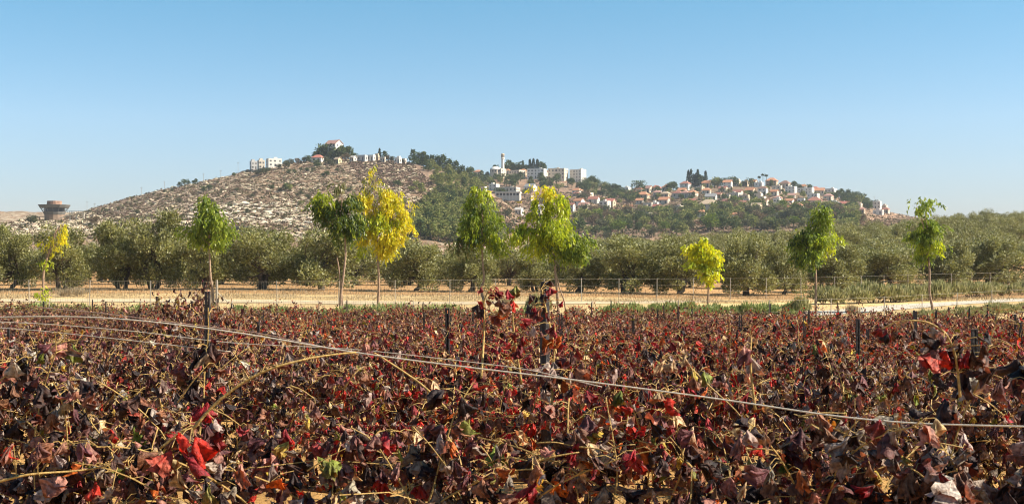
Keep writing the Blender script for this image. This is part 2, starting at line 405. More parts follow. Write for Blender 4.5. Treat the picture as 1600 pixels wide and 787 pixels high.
def folded_leaf(rng, rings=4, seg=20):
    """a dead leaf closed around its stalk like a half-shut umbrella, hanging along +y"""
    V = [(0, 0, 0)]; o0 = rng.uniform(.28, .62); ph0, ph1, ph2 = rng.uniform(0, 6.28, 3); bend = rng.uniform(-.35, .35, 2); am = rng.uniform(.18, .36)
    flat = rng.uniform(.45, 1.0)
    for k in range(1, rings + 1):
        f = k / rings
        for i in range(seg):
            p = 2 * pi * i / seg
            r = f * 1.25 * (1 + .16 * sin(5 * p + ph0) + .10 * sin(2 * p + ph1) + .05 * sin(11 * p + ph2))
            op = o0 * (1.25 - .55 * f) + am * f * sin(5 * p + ph0 + 1.2) + .13 * sin(3 * p + ph2 + f * 3)
            rr = r * sin(op); a = p + .5 * f * sin(p * 2 + ph1)
            x, y, z = rr * cos(a), r * cos(op), rr * sin(a) * flat
            V.append((x + bend[0] * y * y * .6, y, z + bend[1] * y * y * .6))
    V = np.array(V) + rng.normal(0, .012, (len(V), 3))
    V[:, 0] += .06 * np.sin(V[:, 1] * 6 + ph1); V[:, 2] += .07 * np.sin(V[:, 1] * 5 + V[:, 0] * 4 + ph2)
    Q = []; T = []
    for i in range(seg):
        j = (i + 1) % seg; T.append((0, 1 + i, 1 + j))
        for k in range(rings - 1):
            p = 1 + k * seg; q = p + seg; Q.append((p + i, q + i, q + j, p + j))
    return V, np.array(Q, int).reshape(-1, 4), np.array(T, int)
_r = np.random.default_rng(3)
TPL = {0: [leaf_template(_r, 4, 24) for _ in range(8)] + [folded_leaf(_r, 5, 25) for _ in range(12)], 1: [leaf_template(_r, 2, 12) for _ in range(6)] + [folded_leaf(_r, 2, 10) for _ in range(7)], 2: [leaf_template(_r, 1, 7) for _ in range(8)]}

PAL = dict(
    dark=(.020, .010, .010), plum=(.115, .038, .042), grey=(.30, .25, .20), brown=(.21, .095, .048), tan=(.52, .38, .20), pink=(.38, .18, .135),
    red=(.46, .022, .010), crim=(.26, .013, .020), orange=(.50, .12, .015), green=(.18, .22, .03), yell=(.48, .38, .05), silver=(.42, .38, .32))
MIX = {
    'dark': dict(dark=.38, plum=.18, grey=.14, brown=.14, tan=.07, pink=.06, red=.008, crim=.02, orange=.006, green=.02, yell=.01, silver=.05),
    'red': dict(dark=.26, plum=.14, grey=.07, brown=.12, tan=.06, pink=.09, red=.12, crim=.16, orange=.025, green=.015, yell=.01),
    'mixed': dict(dark=.32, plum=.17, grey=.12, brown=.13, tan=.09, pink=.07, red=.02, crim=.06, orange=.012, green=.035, yell=.01, silver=.03),
    'grey': dict(dark=.46, plum=.08, grey=.24, brown=.07, tan=.02, pink=.005, red=.008, crim=.015, orange=.012, green=.012, yell=.01, silver=.17)}
def palcols(rng, mix, n):
    k = list(MIX[mix]); p = np.array([MIX[mix][q] for q in k]); p /= p.sum()
    c = np.array([PAL[q] for q in k])[rng.choice(len(k), n, p=p)]
    return c * rng.uniform(.7, 1.35, (n, 1)) * rng.uniform(.93, 1.07, (n, 3))
def place_leaves(acc, rng, pos, size, lod, cols, droop=.75, flat=1.0):
    """instances leaf templates at pos; the midrib hangs"""
    n = len(pos)
    if n == 0: return
    az = rng.uniform(0, 2 * pi, n); tilt = np.clip(rng.normal(droop + .35, .38, n), -.8, 1.5)
    m = np.stack([np.cos(az) * np.cos(tilt), np.sin(az) * np.cos(tilt), -np.sin(tilt)], 1)
    r = rng.normal(0, 1, (n, 3)); r[:, 2] += .8
    s = np.cross(m, r); s /= np.linalg.norm(s, axis=1)[:, None]; nn = np.cross(s, m)
    nn *= np.sign(nn[:, 2:3] + 1e-6); s = np.cross(m, nn)
    B = np.stack([s, m, nn], 2)                        # columns
    ti = rng.integers(0, len(TPL[lod]), n)
    for k in range(len(TPL[lod])):
        w_ = np.nonzero(ti == k)[0]
        if not len(w_): continue
        V, Q, T = TPL[lod][k]; nv = len(V)
        W = np.einsum('nij,vj->nvi', B[w_], V) * size[w_][:, None, None] + pos[w_][:, None]
        off = (np.arange(len(w_)) * nv)[:, None, None]
        rim = np.hypot(V[:, 0], V[:, 1]); rim = rim / rim.max()
        blot = np.clip(rim[None] * rng.uniform(-.3, 1.0, (len(w_), 1)) + rng.normal(0, .18, (len(w_), nv)), 0, .62)[..., None]     # dry brown margins and blotches
        C = (cols[w_][:, None] * (1 - blot) + (np.array((.19, .095, .062)) * rng.uniform(.15, 1.6, (len(w_), 1, 1))) * blot).reshape(-1, 3)
        acc.add(W.reshape(-1, 3), (Q[None] + off).reshape(-1, 4) if len(Q) else None, (T[None] + off).reshape(-1, 3), C)

# ------------------------------------------------------------------ grapevines
def cane_path(rng, p0, length, lean, n=12, straight=.75):
    d = np.array([rng.normal(0, .22), lean + rng.normal(0, .12), 1.0]); d /= np.linalg.norm(d)
    p = np.array(p0, float); out = [p.copy()]; step = length / n
    bend = rng.normal(0, .10, 2)
    for i in range(n):
        t = i / n
        d = d + np.array([bend[0] + rng.normal(0, .10), bend[1] * .7 + lean * .10 + rng.normal(0, .08), -(.03 + .55 * max(0, t - straight))])
        d /= np.linalg.norm(d); p = p + d * step; out.append(p.copy())
    return np.array(out)
def vine_meshes(rng, lod, mix, ncane=19, top=1.6, leaf=.058, dens=1.0):
    tr = Acc(); ca = Acc(); fo = Acc()
    z0 = .72
    sd_ = {0: 8, 1: 6, 2: 4}[lod]
    k = rng.normal(0, .02, (7, 2)); zz = np.linspace(-.12, z0, 7)
    tr.tube(np.column_stack([k[:, 0], k[:, 1], zz]), np.array([.045, .04, .034, .03, .032, .03, .034]), sd_)
    for s in (-1, 1):
        xs_ = np.linspace(0, .76, 8) * s
        tr.tube(np.column_stack([xs_, rng.normal(0, .012, 8), z0 - .02 + .06 * np.sin(np.abs(xs_) * 2) + rng.normal(0, .01, 8)]), np.linspace(.028, .014, 8), sd_)
    pos = []; 
    for i in range(ncane):
        x0 = -.72 + 1.44 * (i + rng.uniform(0, 1)) / ncane
        L = rng.uniform(.62, 1.0) * (top - z0) * 1.25
        if rng.random() < .12: L *= 1.22
        c = cane_path(rng, (x0, rng.normal(0, .03), z0 + .03), L, rng.choice([-1, 1]) * rng.uniform(.02, .28), 12, rng.uniform(.45, .9))
        ca.tube(c, np.linspace(.0055, .0022, len(c)), max(3, sd_ - 3))
        seglen = L; nn_ = int(seglen / .058 * dens * (1 if lod < 2 else .9))
        ts = np.sort(rng.uniform(.03, 1, nn_)) * (len(c) - 1)
        base = np.stack([np.interp(ts, range(len(c)), c[:, q]) for q in range(3)], 1)
        az = rng.uniform(0, 2 * pi, nn_); pl = rng.uniform(.03, .10, nn_)
        tip = base + np.stack([np.cos(az) * pl, np.sin(az) * pl, rng.uniform(-.02, .035, nn_)], 1)
        pos.append(tip)
        if lod < 2:
            for b_, t_ in zip(base, tip):
                ca.tube([b_, (b_ + t_) / 2 + (0, 0, .012), t_], .0017 if lod == 0 else .002, 3, cap=False)
        if rng.random() < .62:      # a shoot that spills over the wire and hangs
            q0_ = np.array([x0 + rng.normal(0, .1), rng.normal(0, .05), rng.uniform(.95, 1.45) * top / 1.6]); sy_ = rng.choice([-1, 1]) * rng.uniform(.08, .32)
            t_ = np.linspace(0, 1, 9)[:, None]; Lh = rng.uniform(.45, 1.0)
            hc = q0_ + t_ * (rng.normal(0, .2), sy_, 0) + (0, 0, 1) * (.10 * np.sin(t_ * 2.5) - Lh * t_ ** 1.7); hc += rng.normal(0, .012, hc.shape); hc[:, 2] = np.maximum(hc[:, 2], .22)
            ca.tube(hc, np.linspace(.004, .0018, 9), 3); mh = int(Lh * 24 * dens); tt = rng.uniform(.05, 1, mh) * 8
            pos.append(np.stack([np.interp(tt, range(9), hc[:, q]) for q in range(3)], 1) + rng.normal(0, .045, (mh, 3)))
        # side shoot
        if rng.random() < .8:
            q = c[rng.integers(3, 9)]; e = q + rng.normal(0, 1, 3) * (.20, .16, .10)
            ca.tube([q, (q + e) / 2 + (0, 0, .03), e], .002, 3)
            m_ = int(6 * dens); tt = rng.uniform(.2, 1, (m_, 1)); pos.append(q * (1 - tt) + e * tt + rng.normal(0, .035, (m_, 3)))
    pos = np.vstack(pos)
    if lod < 2: pos = pos[pos[:, 2] < (1.70 if lod == 0 else 1.66)]
    n = len(pos)
    # colour drifts in patches, one shoot redder than the next
    cols = palcols(rng, mix, n)
    size = rng.uniform(.65, 1.3, n) * leaf * (1 if lod < 2 else 1.12)
    place_leaves(fo, rng, pos, size, lod, cols)
    return (tr.build('trunk', M_WOOD, smooth=True, mesh_only=True), ca.build('cane', M_CANE, mesh_only=True),
            fo.build('foliage', M_VLEAF, smooth=(lod == 0), mesh_only=True))
ORD = ['first', 'second', 'third', 'fourth', 'fifth', 'sixth', 'seventh', 'eighth', 'ninth', 'tenth', 'eleventh', 'twelfth', 'thirteenth',
       'fourteenth', 'fifteenth', 'sixteenth', 'seventeenth', 'eighteenth', 'nineteenth', 'twentieth', 'twenty-first', 'twenty-second', 'twenty-third',
       'twenty-fourth', 'twenty-fifth', 'twenty-sixth', 'twenty-seventh', 'twenty-eighth', 'twenty-ninth', 'thirtieth']
ORD += ['thirty-' + q for q in ORD[:9]] + ['fortieth'] + ['forty-' + q for q in ORD[:9]]
ROWS = [4.8 + 3 * k for k in range(17)]
SL = -0.2                                    # rows run askew: nearer on the right
RA = math.atan(SL)
MIXTEXT = {'dark': 'withered plum and brown', 'red': 'crimson and rusty red', 'mixed': 'mixed brown, red and olive', 'grey': 'curled grey and dark purple'}
def row_xy(D, x): return D + SL * x
vr = np.random.default_rng(21)
protos = {}
for lod, key, nvar in ((1, 'b', 3), (2, 'c', 3)):
    for mix in ('dark', 'red', 'mixed', 'grey'):
        protos[(key, mix)] = [vine_meshes(vr, lod, mix, dens=2.0 if key == 'b' else 1.3, leaf=.050 if key == 'b' else .066) for _ in range(nvar)]
first = {}
NEARVINE = []
nv_total = 0
for k, D in enumerate(ROWS):
    # x extent in view: |x| < .43*(D - .2x)
    xl = -.432 * D / (1 - .432 * .2) - .3; xr = .432 * D / (1 + .432 * .2) + .3
    stepx = 1.5 * cos(RA); n = int((xr - xl) / stepx) + 1; off = vr.uniform(0, .4)
    for i in range(n):
        x = xl + off + i * stepx
        y = row_xy(D, x); u = CX + F * x / y
        loc = (x, y, gz(x, y))
        pr = vr.random()
        if k == 0: mix = 'grey' if u > 1080 else ('mixed' if u > 500 else ('mixed' if pr < .5 else 'dark'))
        elif k <= 2: mix = 'dark' if u < 420 else ('red' if u < 1080 and pr < .6 else ('grey' if u > 1120 and pr < .8 else 'mixed'))
        else: mix = ('dark' if pr < .65 else 'mixed') if u < 420 else ('red' if pr < (.75 if k <= 7 else .4) else ('mixed' if pr < .85 else 'dark'))
        where = 'left' if u < 560 else ('middle' if u < 1040 else 'right')
        label = '%s leafed grapevine, %s from the left in the %s trellis row' % (MIXTEXT[mix], ORD[i], 'nearest' if k == 0 else ORD[k] if k < 16 else 'farthest')
        label = label.replace('mixed brown, red and olive', 'brown, red and olive')
        group = 'grapevines in the %s trellis row' % ORD[k]
        s = vr.uniform(.92, 1.1); sz = vr.uniform(.90, 1.09)
        rz = RA + (pi if vr.random() < .5 else 0)
        if k in (6, 7) and 225 < u < 345: sz *= 1.5; label = 'overgrown grapevine with a tall clump of plum leaves sticking up at left, %s trellis row' % ORD[k]
        if k == 0:
            big = 1.45 if u > 1150 else 1.08
            ms = vine_meshes(vr, 0, mix, ncane=17, top=1.58 if u < 1200 else 1.66, leaf=.048 * big, dens=2.0)
            r = thing('grapevine', label, 'grapevine', loc, RA, group)
            for me in ms: link(me.name.split('.')[0], me, r)
            NEARVINE.append((u, r))
        else:
            key = 'b' if k <= 3 else 'c'; vi = int(vr.integers(0, 3)); pk = (key, mix, vi)
            if pk not in first:
                r = thing('grapevine', label, 'grapevine', loc, rz, group, (s, s, sz)); first[pk] = r
                for me in protos[(key, mix)][vi]: link(me.name.split('.')[0], me, r)
            else:
                dup(first[pk], loc, rz, label, group, (s, s, sz))
        nv_total += 1
print('VINES', nv_total)

# hero shoots of the nearest rows, each a part of the vine it grows from
def pt(u, v, d): return np.array([(u - CX) / F * d, d, zpix(v, d)])
def shoot(name, pts, leaves, mixcols, size=.06, r0=.005, seed=1, vine=None):
    """pts: list of (u, v, d) of the cane; leaves: (u, v, d, size, colour key)"""
    rng = np.random.default_rng(seed)
    Pp = np.array([pt(*p) for p in pts]); s = np.linspace(0, len(Pp) - 1, 4 * len(Pp))
    C = np.stack([np.interp(s, range(len(Pp)), Pp[:, q]) for q in range(3)], 1)
    for _ in range(3): C[1:-1] = (C[:-2] + 2 * C[1:-1] + C[2:]) / 4
    if vine is None:
        vine = min(NEARVINE, key=lambda t: abs(t[0] - pts[0][0]))[1]
    bpy.context.view_layer.update(); inv = np.array(vine.matrix_world.inverted())
    tf = lambda A: (np.c_[A, np.ones(len(A))] @ inv.T)[:, :3]
    a = Acc(); a.tube(tf(C), np.linspace(r0, r0 * .5, len(C)), 7)
    if leaves:
        lp = np.array([pt(*l[:3]) for l in leaves])
        for q in lp:
            j = np.argmin(np.linalg.norm(C - q, axis=1)); a.tube(tf(np.array([C[j], (C[j] + q) / 2 + (0, 0, .01), q])), .0014, 4, cap=False)
    cane = a.build('cane', M_CANE, vine, smooth=True)
    if leaves:
        f = Acc(); cols = np.array([PAL[l[4]] for l in leaves]) * rng.uniform(.85, 1.2, (len(leaves), 1))
        place_leaves(f, rng, tf(lp), np.array([l[3] for l in leaves]) * .82, 0, cols, droop=.85)
        f.build('foliage', M_VLEAF, cane, smooth=True)
h = np.random.default_rng(9)
def cl(u, v, d, n, su, sv, size, keys):
    return [(u + h.normal(0, su), v + h.normal(0, sv), d + h.normal(0, .05), size * h.uniform(.75, 1.25), keys[h.integers(len(keys))]) for _ in range(n)]
shoot('cane', [(752, 590, 5.2), (756, 530, 5.3), (757, 500, 5.3), (755, 470, 5.3), (765, 450, 5.3)],
      cl(758, 470, 5.3, 7, 12, 7, .036, ['red', 'crim', 'dark']) + cl(778, 452, 5.3, 7, 14, 7, .030, ['crim', 'crim', 'brown']) + cl(785, 470, 5.3, 3, 4, 6, .035, ['brown', 'crim']) + cl(786, 490, 5.3, 3, 4, 6, .04, ['red', 'crim', 'orange']), None, seed=2)
shoot('cane', [(815, 600, 5.4), (806, 540, 5.4), (800, 490, 5.4), (802, 455, 5.4)],
      [(806, 445, 5.4, .045, 'green'), (797, 453, 5.4, .035, 'green'), (801, 465, 5.4, .045, 'orange'), (803, 470, 5.4, .04, 'red')] + cl(815, 520, 5.3, 10, 14, 12, .042, ['crim', 'crim', 'plum']), None, seed=3)
shoot('cane', [(880, 600, 5.6), (862, 520, 5.7), (850, 470, 5.7), (846, 450, 5.7)],
      cl(832, 476, 5.7, 6, 8, 6, .045, ['crim', 'dark', 'crim']) + cl(848, 482, 5.7, 6, 8, 8, .04, ['brown', 'dark', 'plum']) + cl(856, 450, 5.7, 4, 5, 6, .032, ['dark', 'brown', 'crim']) + [(880, 469, 5.7, .03, 'crim')], None, seed=4)
shoot('cane', [(862, 640, 5.2), (864, 570, 5.2), (868, 530, 5.2), (866, 500, 5.2)], cl(868, 525, 5.2, 9, 12, 14, .042, ['pink', 'crim', 'crim', 'orange']) + cl(848, 550, 5.2, 6, 12, 14, .055, ['silver', 'grey', 'plum']), None, seed=5)
shoot('cane', [(300, 672, 4.7), (330, 635, 4.7), (370, 603, 4.7), (410, 580, 4.7), (450, 567, 4.7), (500, 556, 4.75), (556, 550, 4.8)], [], None, r0=.0065, seed=6)
shoot('cane', [(700, 640, 4.9), (660, 600, 5.0), (600, 560, 5.0), (575, 545, 5.0)], cl(575, 535, 5.0, 4, 9, 6, .04, ['crim', 'pink', 'plum']), None, seed=7)
shoot('cane', [(1500, 620, 4.3), (1495, 560, 4.3), (1480, 520, 4.3), (1450, 502, 4.3), (1420, 500, 4.3)],
      cl(1455, 512, 4.3, 8, 16, 8, .05, ['grey', 'silver', 'dark', 'plum']) + cl(1490, 545, 4.3, 14, 20, 15, .06, ['dark', 'grey', 'plum', 'red']) + cl(1395, 512, 4.4, 5, 12, 6, .04, ['plum', 'dark', 'crim']) + cl(1520, 560, 4.3, 12, 20, 16, .06, ['dark', 'grey', 'dark', 'crim']), None, seed=8)
shoot('cane', [(1180, 640, 4.6), (1172, 570, 4.6), (1174, 530, 4.6)], cl(1168, 538, 4.6, 6, 8, 12, .05, ['grey', 'plum', 'tan', 'pink']), None, seed=9)
shoot('cane', [(250, 700, 4.6), (285, 672, 4.6), (300, 668, 4.6)], [(281, 684, 4.4, .11, 'red'), (302, 682, 4.4, .10, 'red'), (268, 700, 4.42, .085, 'red'), (294, 712, 4.38, .09, 'crim')], None, seed=10)
shoot('cane', [(-30, 760, 4.4), (40, 740, 4.4), (130, 735, 4.5), (200, 720, 4.5)], [(62, 745, 4.4, .075, 'pink'), (15, 700, 4.4, .06, 'red'), (150, 750, 4.5, .06, 'red'), (135, 690, 4.6, .07, 'pink'), (20, 690, 4.4, .07, 'pink'), (60, 690, 4.4, .05, 'plum'), (175, 765, 4.4, .06, 'grey')], None, seed=12)
shoot('cane', [(800, 740, 4.6), (850, 715, 4.6), (905, 706, 4.6)], [], None, r0=.005, seed=13)
shoot('cane', [(1060, 555, 4.9), (1110, 605, 4.9), (1150, 640, 4.9), (1175, 675, 4.9)], [(1085, 575, 4.9, .05, 'yell'), (1100, 580, 4.9, .05, 'green')] + cl(1075, 570, 4.9, 8, 25, 10, .05, ['orange', 'crim', 'brown', 'tan']), None, r0=.004, seed=14)
shoot('cane', [(1020, 700, 4.7), (1050, 680, 4.7), (1070, 660, 4.7)], cl(1060, 685, 4.7, 5, 22, 22, .04, ['green', 'yell', 'green']) + cl(1080, 725, 4.7, 2, 6, 6, .04, ['green']), None, r0=.003, seed=15)
shoot('cane', [(480, 735, 4.7), (510, 715, 4.7), (540, 700, 4.7)], cl(500, 718, 4.7, 5, 12, 10, .045, ['green', 'yell', 'green']), None, r0=.003, seed=16)
for q in range(16):     # loose bronze and yellow-green tendrils reaching out of the nearest row
    u = 60 + q * 97 + h.normal(0, 20); v = h.uniform(590, 740); L = h.uniform(40, 90); a_ = h.uniform(-1.2, 1.2)
    d = 4.8 / (1 + .2 * (u - 800) / 2000) - .12
    shoot('cane', [(u, v, d), (u + cos(a_) * L * .5, v - sin(a_) * L * .5 - 4, d - .02), (u + cos(a_) * L, v - sin(a_) * L, d)], cl(u + cos(a_) * L, v - sin(a_) * L + 8, d, 2, 6, 6, .045, ['plum', 'brown', 'grey', 'crim']), None, r0=.0032, seed=40 + q)

# ------------------------------------------------------------------ trellis: one per row, its posts and wires as parts
spec_posts = {0: [], 1: [(853, 440)], 2: [(321, 455), (1532, 514)], 3: [(699, 481), (964, 545)], 4: [(1340, 498), (708, 500)], 5: [(1313, 530)]}
tr_rng = np.random.default_rng(4)
for k, D in enumerate(ROWS):
    t = thing('vine_trellis', 'dark posts and pale wires holding the %s grapevine row' % ('nearest' if k == 0 else ORD[k] if k < 16 else 'farthest'), 'trellis', (0, D, 0), 0, 'vineyard trellis rows')
    xl = -.46 * D / (1 - .092) - .5; xr = .46 * D / (1 + .092) + .5
    lst = []
    if k in spec_posts:
        for u, v in spec_posts[k]:
            xs_ = (u - CX) / F; y = D / (1 - SL * xs_); lst.append((xs_ * y, y, zpix(v, y)))
        if k >= 3:
            pass
    if k >= 5:
        for i in range(int((xr - xl) / 5.6) + 1):
            x = xl + i * 5.6 + tr_rng.uniform(0, 3.5); y = row_xy(D, x)
            lst.append((x, y, gz(x, y) + tr_rng.uniform(1.5, 1.85)))
    if k == 0:
        for x in (-2.9, 2.6): lst.append((x, row_xy(D, x), 1.5))
    for x, y, zt in lst:
        a = Acc(); g = gz(x, y); wd = .022 if k > 1 else .036; ln = tr_rng.normal(0, .03)
        if k == 1:
            hh_ = np.linspace(g - .3, zt, 9); a.tube(np.column_stack([x + np.sin(hh_ * 3) * .008, np.full(9, y - D), hh_]), np.linspace(.035, .028, 9), 8)
        else:
            for dx0, dx1 in ((-wd, -wd * .2), (wd * .35, wd)):           # two flanges of a channel post
                a.add([(x + dx0, y - D - .02, g - .3), (x + dx1, y - D - .02, g - .3), (x + dx1, y - D + .02, g - .3), (x + dx0, y - D + .02, g - .3),
                       (x + dx0 + ln, y - D - .02, zt), (x + dx1 + ln, y - D - .02, zt), (x + dx1 + ln, y - D + .02, zt), (x + dx0 + ln, y - D + .02, zt)],
                      [(0, 3, 2, 1), (4, 5, 6, 7), (0, 1, 5, 4), (1, 2, 6, 5), (2, 3, 7, 6), (3, 0, 4, 7)])
            a.box(x - wd * .2 + ln * .1, x + wd * .35 + ln * .1, y - D + .008, y - D + .016, g, zt - .06)
        a.build('post', M_POST, t)
    for hz in ((.74, 1.12) if k else (.74,)):
        xs_ = np.linspace(xl, xr, 24); a = Acc()
        zz = np.array([gz(x, row_xy(D, x)) for x in xs_]) + hz + .012 * np.sin(xs_ * 1.3 + k)
        a.tube(np.column_stack([xs_, SL * xs_, zz]), 0.0011 if k < 4 else .0018, 4); a.build('wire', M_WIRE, t)
def loose(label, pts, r, m):
    Pp = np.array([pt(*p) for p in pts]); s = np.linspace(0, len(Pp) - 1, 60)
    C = np.stack([np.interp(s, range(len(Pp)), Pp[:, q]) for q in range(3)], 1)
    for _ in range(6): C[1:-1] = (C[:-2] + 2 * C[1:-1] + C[2:]) / 4
    a = Acc(); a.tube(C, r, 8); tag(a.build('loose_wire', m, smooth=True), label, 'wire', 'loose wires strung over the nearest vines')
loose('thick pale loose wire sagging from the left edge down to the right edge', [(-60, 496, 5.6), (80, 494, 5.4), (150, 495, 5.3), (250, 503, 5.2), (400, 523, 5.1), (540, 549, 4.95), (700, 570, 4.8), (900, 593, 4.6), (1150, 626, 4.4), (1300, 650, 4.25), (1420, 661, 4.15), (1520, 664, 4.05), (1700, 668, 3.9)], .0026, M_PWIRE)
loose('thin brown wire just above the thick pale wire at left', [(60, 480, 5.8), (150, 488, 5.6), (260, 502, 5.4), (400, 519, 5.3), (540, 549, 5.0)], .0018, simple('rusty_wire', (.42, .27, .2), .6))
loose('thin pale wire just under the thick pale wire at left', [(-60, 500, 5.7), (80, 506, 5.6), (220, 518, 5.4), (360, 536, 5.3), (560, 545, 5.1), (820, 575, 4.9), (940, 604, 4.7)], .0014, M_PWIRE)
loose('lowest thin pale wire at left, sagging between two vines', [(-60, 508, 5.7), (60, 516, 5.6), (200, 531, 5.4), (360, 549, 5.3)], .0014, M_PWIRE)
# irrigation hoses
for k in range(1, 7):
    D = ROWS[k]; xs_ = np.linspace(-.46 * D, .46 * D, 20); a = Acc()
    a.tube(np.column_stack([xs_, row_xy(D, 0) + SL * xs_, [gz(x, row_xy(D, x)) + .42 + .02 * sin(x * 2) for x in xs_]]), .007, 5)
    tag(a.build('drip_hose', simple('black_hose', (.02, .02, .02), .5)), 'black drip hose hung low along the %s grapevine row' % ORD[k], 'hose', 'drip irrigation hoses')

# ------------------------------------------------------------------ scattered leaves of trees
def quads_leaves(rng, pos, length, width, direction, cols, jitter=.5, fold=False):
    """diamond leaves; direction = preferred axis per leaf"""
    n = len(pos); d = direction + rng.normal(0, jitter, (n, 3)); d /= np.linalg.norm(d, axis=1)[:, None] + 1e-9
    s = np.cross(d, rng.normal(0, 1, (n, 3))); s /= np.linalg.norm(s, axis=1)[:, None] + 1e-9
    L = (length * rng.uniform(.6, 1.3, n))[:, None]; W = (width * rng.uniform(.7, 1.3, n))[:, None]
    V = np.stack([pos, pos + d * L * .45 + s * W * .5, pos + d * L, pos + d * L * .45 - s * W * .5], 1)
    Q = np.arange(n * 4).reshape(n, 4)
    return V.reshape(-1, 3), Q, np.repeat(cols, 4, 0)
def limb(a, rng, p0, p1, r0, r1, n=6, wob=.06, sides=6):
    t = np.linspace(0, 1, n)[:, None]; L = np.linalg.norm(np.array(p1) - p0)
    C = np.array(p0) * (1 - t) + np.array(p1) * t + rng.normal(0, wob * L, (n, 3)) * np.sin(t * pi)
    a.tube(C, np.linspace(r0, r1, n), sides); return C

OLV = [(.18, .178, .045), (.26, .25, .075), (.09, .092, .026), (.36, .35, .18), (.21, .185, .04)]
def olive_meshes(rng, n=6500, H=5.6, W=5.2, sides=7, lsize=.23):
    tr = Acc(); nt_ = rng.integers(1, 3); forks = []
    for i in range(nt_):
        b = np.array([rng.normal(0, .15) + (i - .5 * (nt_ - 1)) * .4, rng.normal(0, .12), -.2]); top = b + (rng.normal(0, .35) + (i - .5 * (nt_ - 1)) * .5, rng.normal(0, .3), H * .3)
        limb(tr, rng, b, top, .24, .15, 6, .05, sides); forks.append(top)
    lobes = []
    nl = rng.integers(26, 34)
    for i in range(nl):
        z = H * (.10 + .78 * (i + .5) / nl); prof = math.sqrt(max(.05, 1 - ((z / H - .44) / .56) ** 2)); a_ = rng.uniform(0, 2 * pi); rr = W * .5 * prof * rng.uniform(.55, .95)
        lobes.append((rr * cos(a_), rr * sin(a_), z, rng.uniform(.7, 1.35) * W * .125))
    lobes.append((0, 0, H * .48, W * .25)); lobes.append((0, 0, H * .70, W * .18))
    for (x, y, z, r) in lobes:
        f = forks[rng.integers(len(forks))]; limb(tr, rng, f, (x * .85, y * .85, z), .07, .02, 5, .08, 5)
    pos = []; dr = []; col = []
    w_ = np.array([l[3] ** 2 for l in lobes]); w_ /= w_.sum(); cnt = rng.multinomial(n, w_)
    for (x, y, z, r), c in zip(lobes, cnt):
        v = rng.normal(0, 1, (c, 3)); v /= np.linalg.norm(v, axis=1)[:, None]
        rad = r * (rng.uniform(.35, 1.0, c) ** .5) * (1 + .25 * np.sin(v[:, 0] * 5 + x) * np.cos(v[:, 1] * 4 + z)); 
        pos.append(np.array([x, y, z]) + v * rad[:, None] * (1, 1, .92)); dr.append(v * .8 + (0, 0, .35))
        base = np.array(OLV)[rng.choice(5, c, p=[.3, .25, .2, .13, .12])] * rng.uniform(.8, 1.25)
        col.append(base * rng.uniform(.8, 1.25, (c, 1)))
    # wisps that break the outline
    m = n // 8; i_ = rng.integers(0, len(lobes), m); L = np.array(lobes)[i_]; v = rng.normal(0, 1, (m, 3)); v[:, 2] = np.abs(v[:, 2]) * .9; v /= np.linalg.norm(v, axis=1)[:, None]
    pos.append(L[:, :3] + v * (L[:, 3] * rng.uniform(.95, 1.35, m))[:, None]); dr.append(v + (0, 0, .3)); col.append(np.array(OLV)[rng.integers(0, 4, m)])
    V, Q, C = quads_leaves(rng, np.vstack(pos), lsize, lsize * .42, np.vstack(dr), np.vstack(col), .55)
    V[:, 2] = np.maximum(V[:, 2], .15)
    return tr.build('trunk', M_BARK, smooth=True, mesh_only=True), mk('crown', V, Q, None, M_OLEAF, C, mesh_only=True)
orng = np.random.default_rng(31)
OL = [olive_meshes(orng, 13000, 5.6, 5.2) for _ in range(7)]
OLB = [olive_meshes(orng, 5200, 5.0, 5.6, 5, .28) for _ in range(5)]
rowA = [(-45, 350, 80), (14, 345, 76), (98, 345, 88), (188, 336, 84), (240, 322, 92), (322, 352, 84), (408, 350, 98), (505, 351, 104), (645, 366, 84), (735, 384, 74),
        (835, 392, 62), (905, 382, 74), (982, 364, 94), (1062, 372, 96), (1165, 362, 90), (1222, 378, 74), (1310, 372, 84), (1386, 384, 92), (1478, 372, 84), (1556, 366, 90), (1638, 368, 92)]
def olive(ms, loc, rz, sc, label, group):
    r = thing('olive_tree', label, 'olive tree', loc, rz, group, sc)
    for me in ms: link(me.name.split('.')[0], me, r)
    return r
firstO = {}
for i, (u, vt, wp) in enumerate(rowA):
    d = 121 + max(0, u - 1150) * .055 + orng.uniform(-1.5, 1.5); p = P(u, d)
    H = zpix(vt, d) - p[2]; W = wp / F * d; sc = (W / 5.2, W / 5.2, H / 5.8)
    lb = 'grey-green olive tree, %s from the left in the front orchard row' % ORD[i]
    if i == 4: lb = 'tallest olive tree at left, rising above its neighbours in the front row'
    k = i % 7
    if k not in firstO: firstO[k] = olive(OL[k], p, orng.uniform(0, 6.28), sc, lb, 'olive trees in the front orchard row')
    else: dup(firstO[k], p, orng.uniform(0, 6.28), lb, 'olive trees in the front orchard row', sc)
firstB = {}
no = len(rowA)
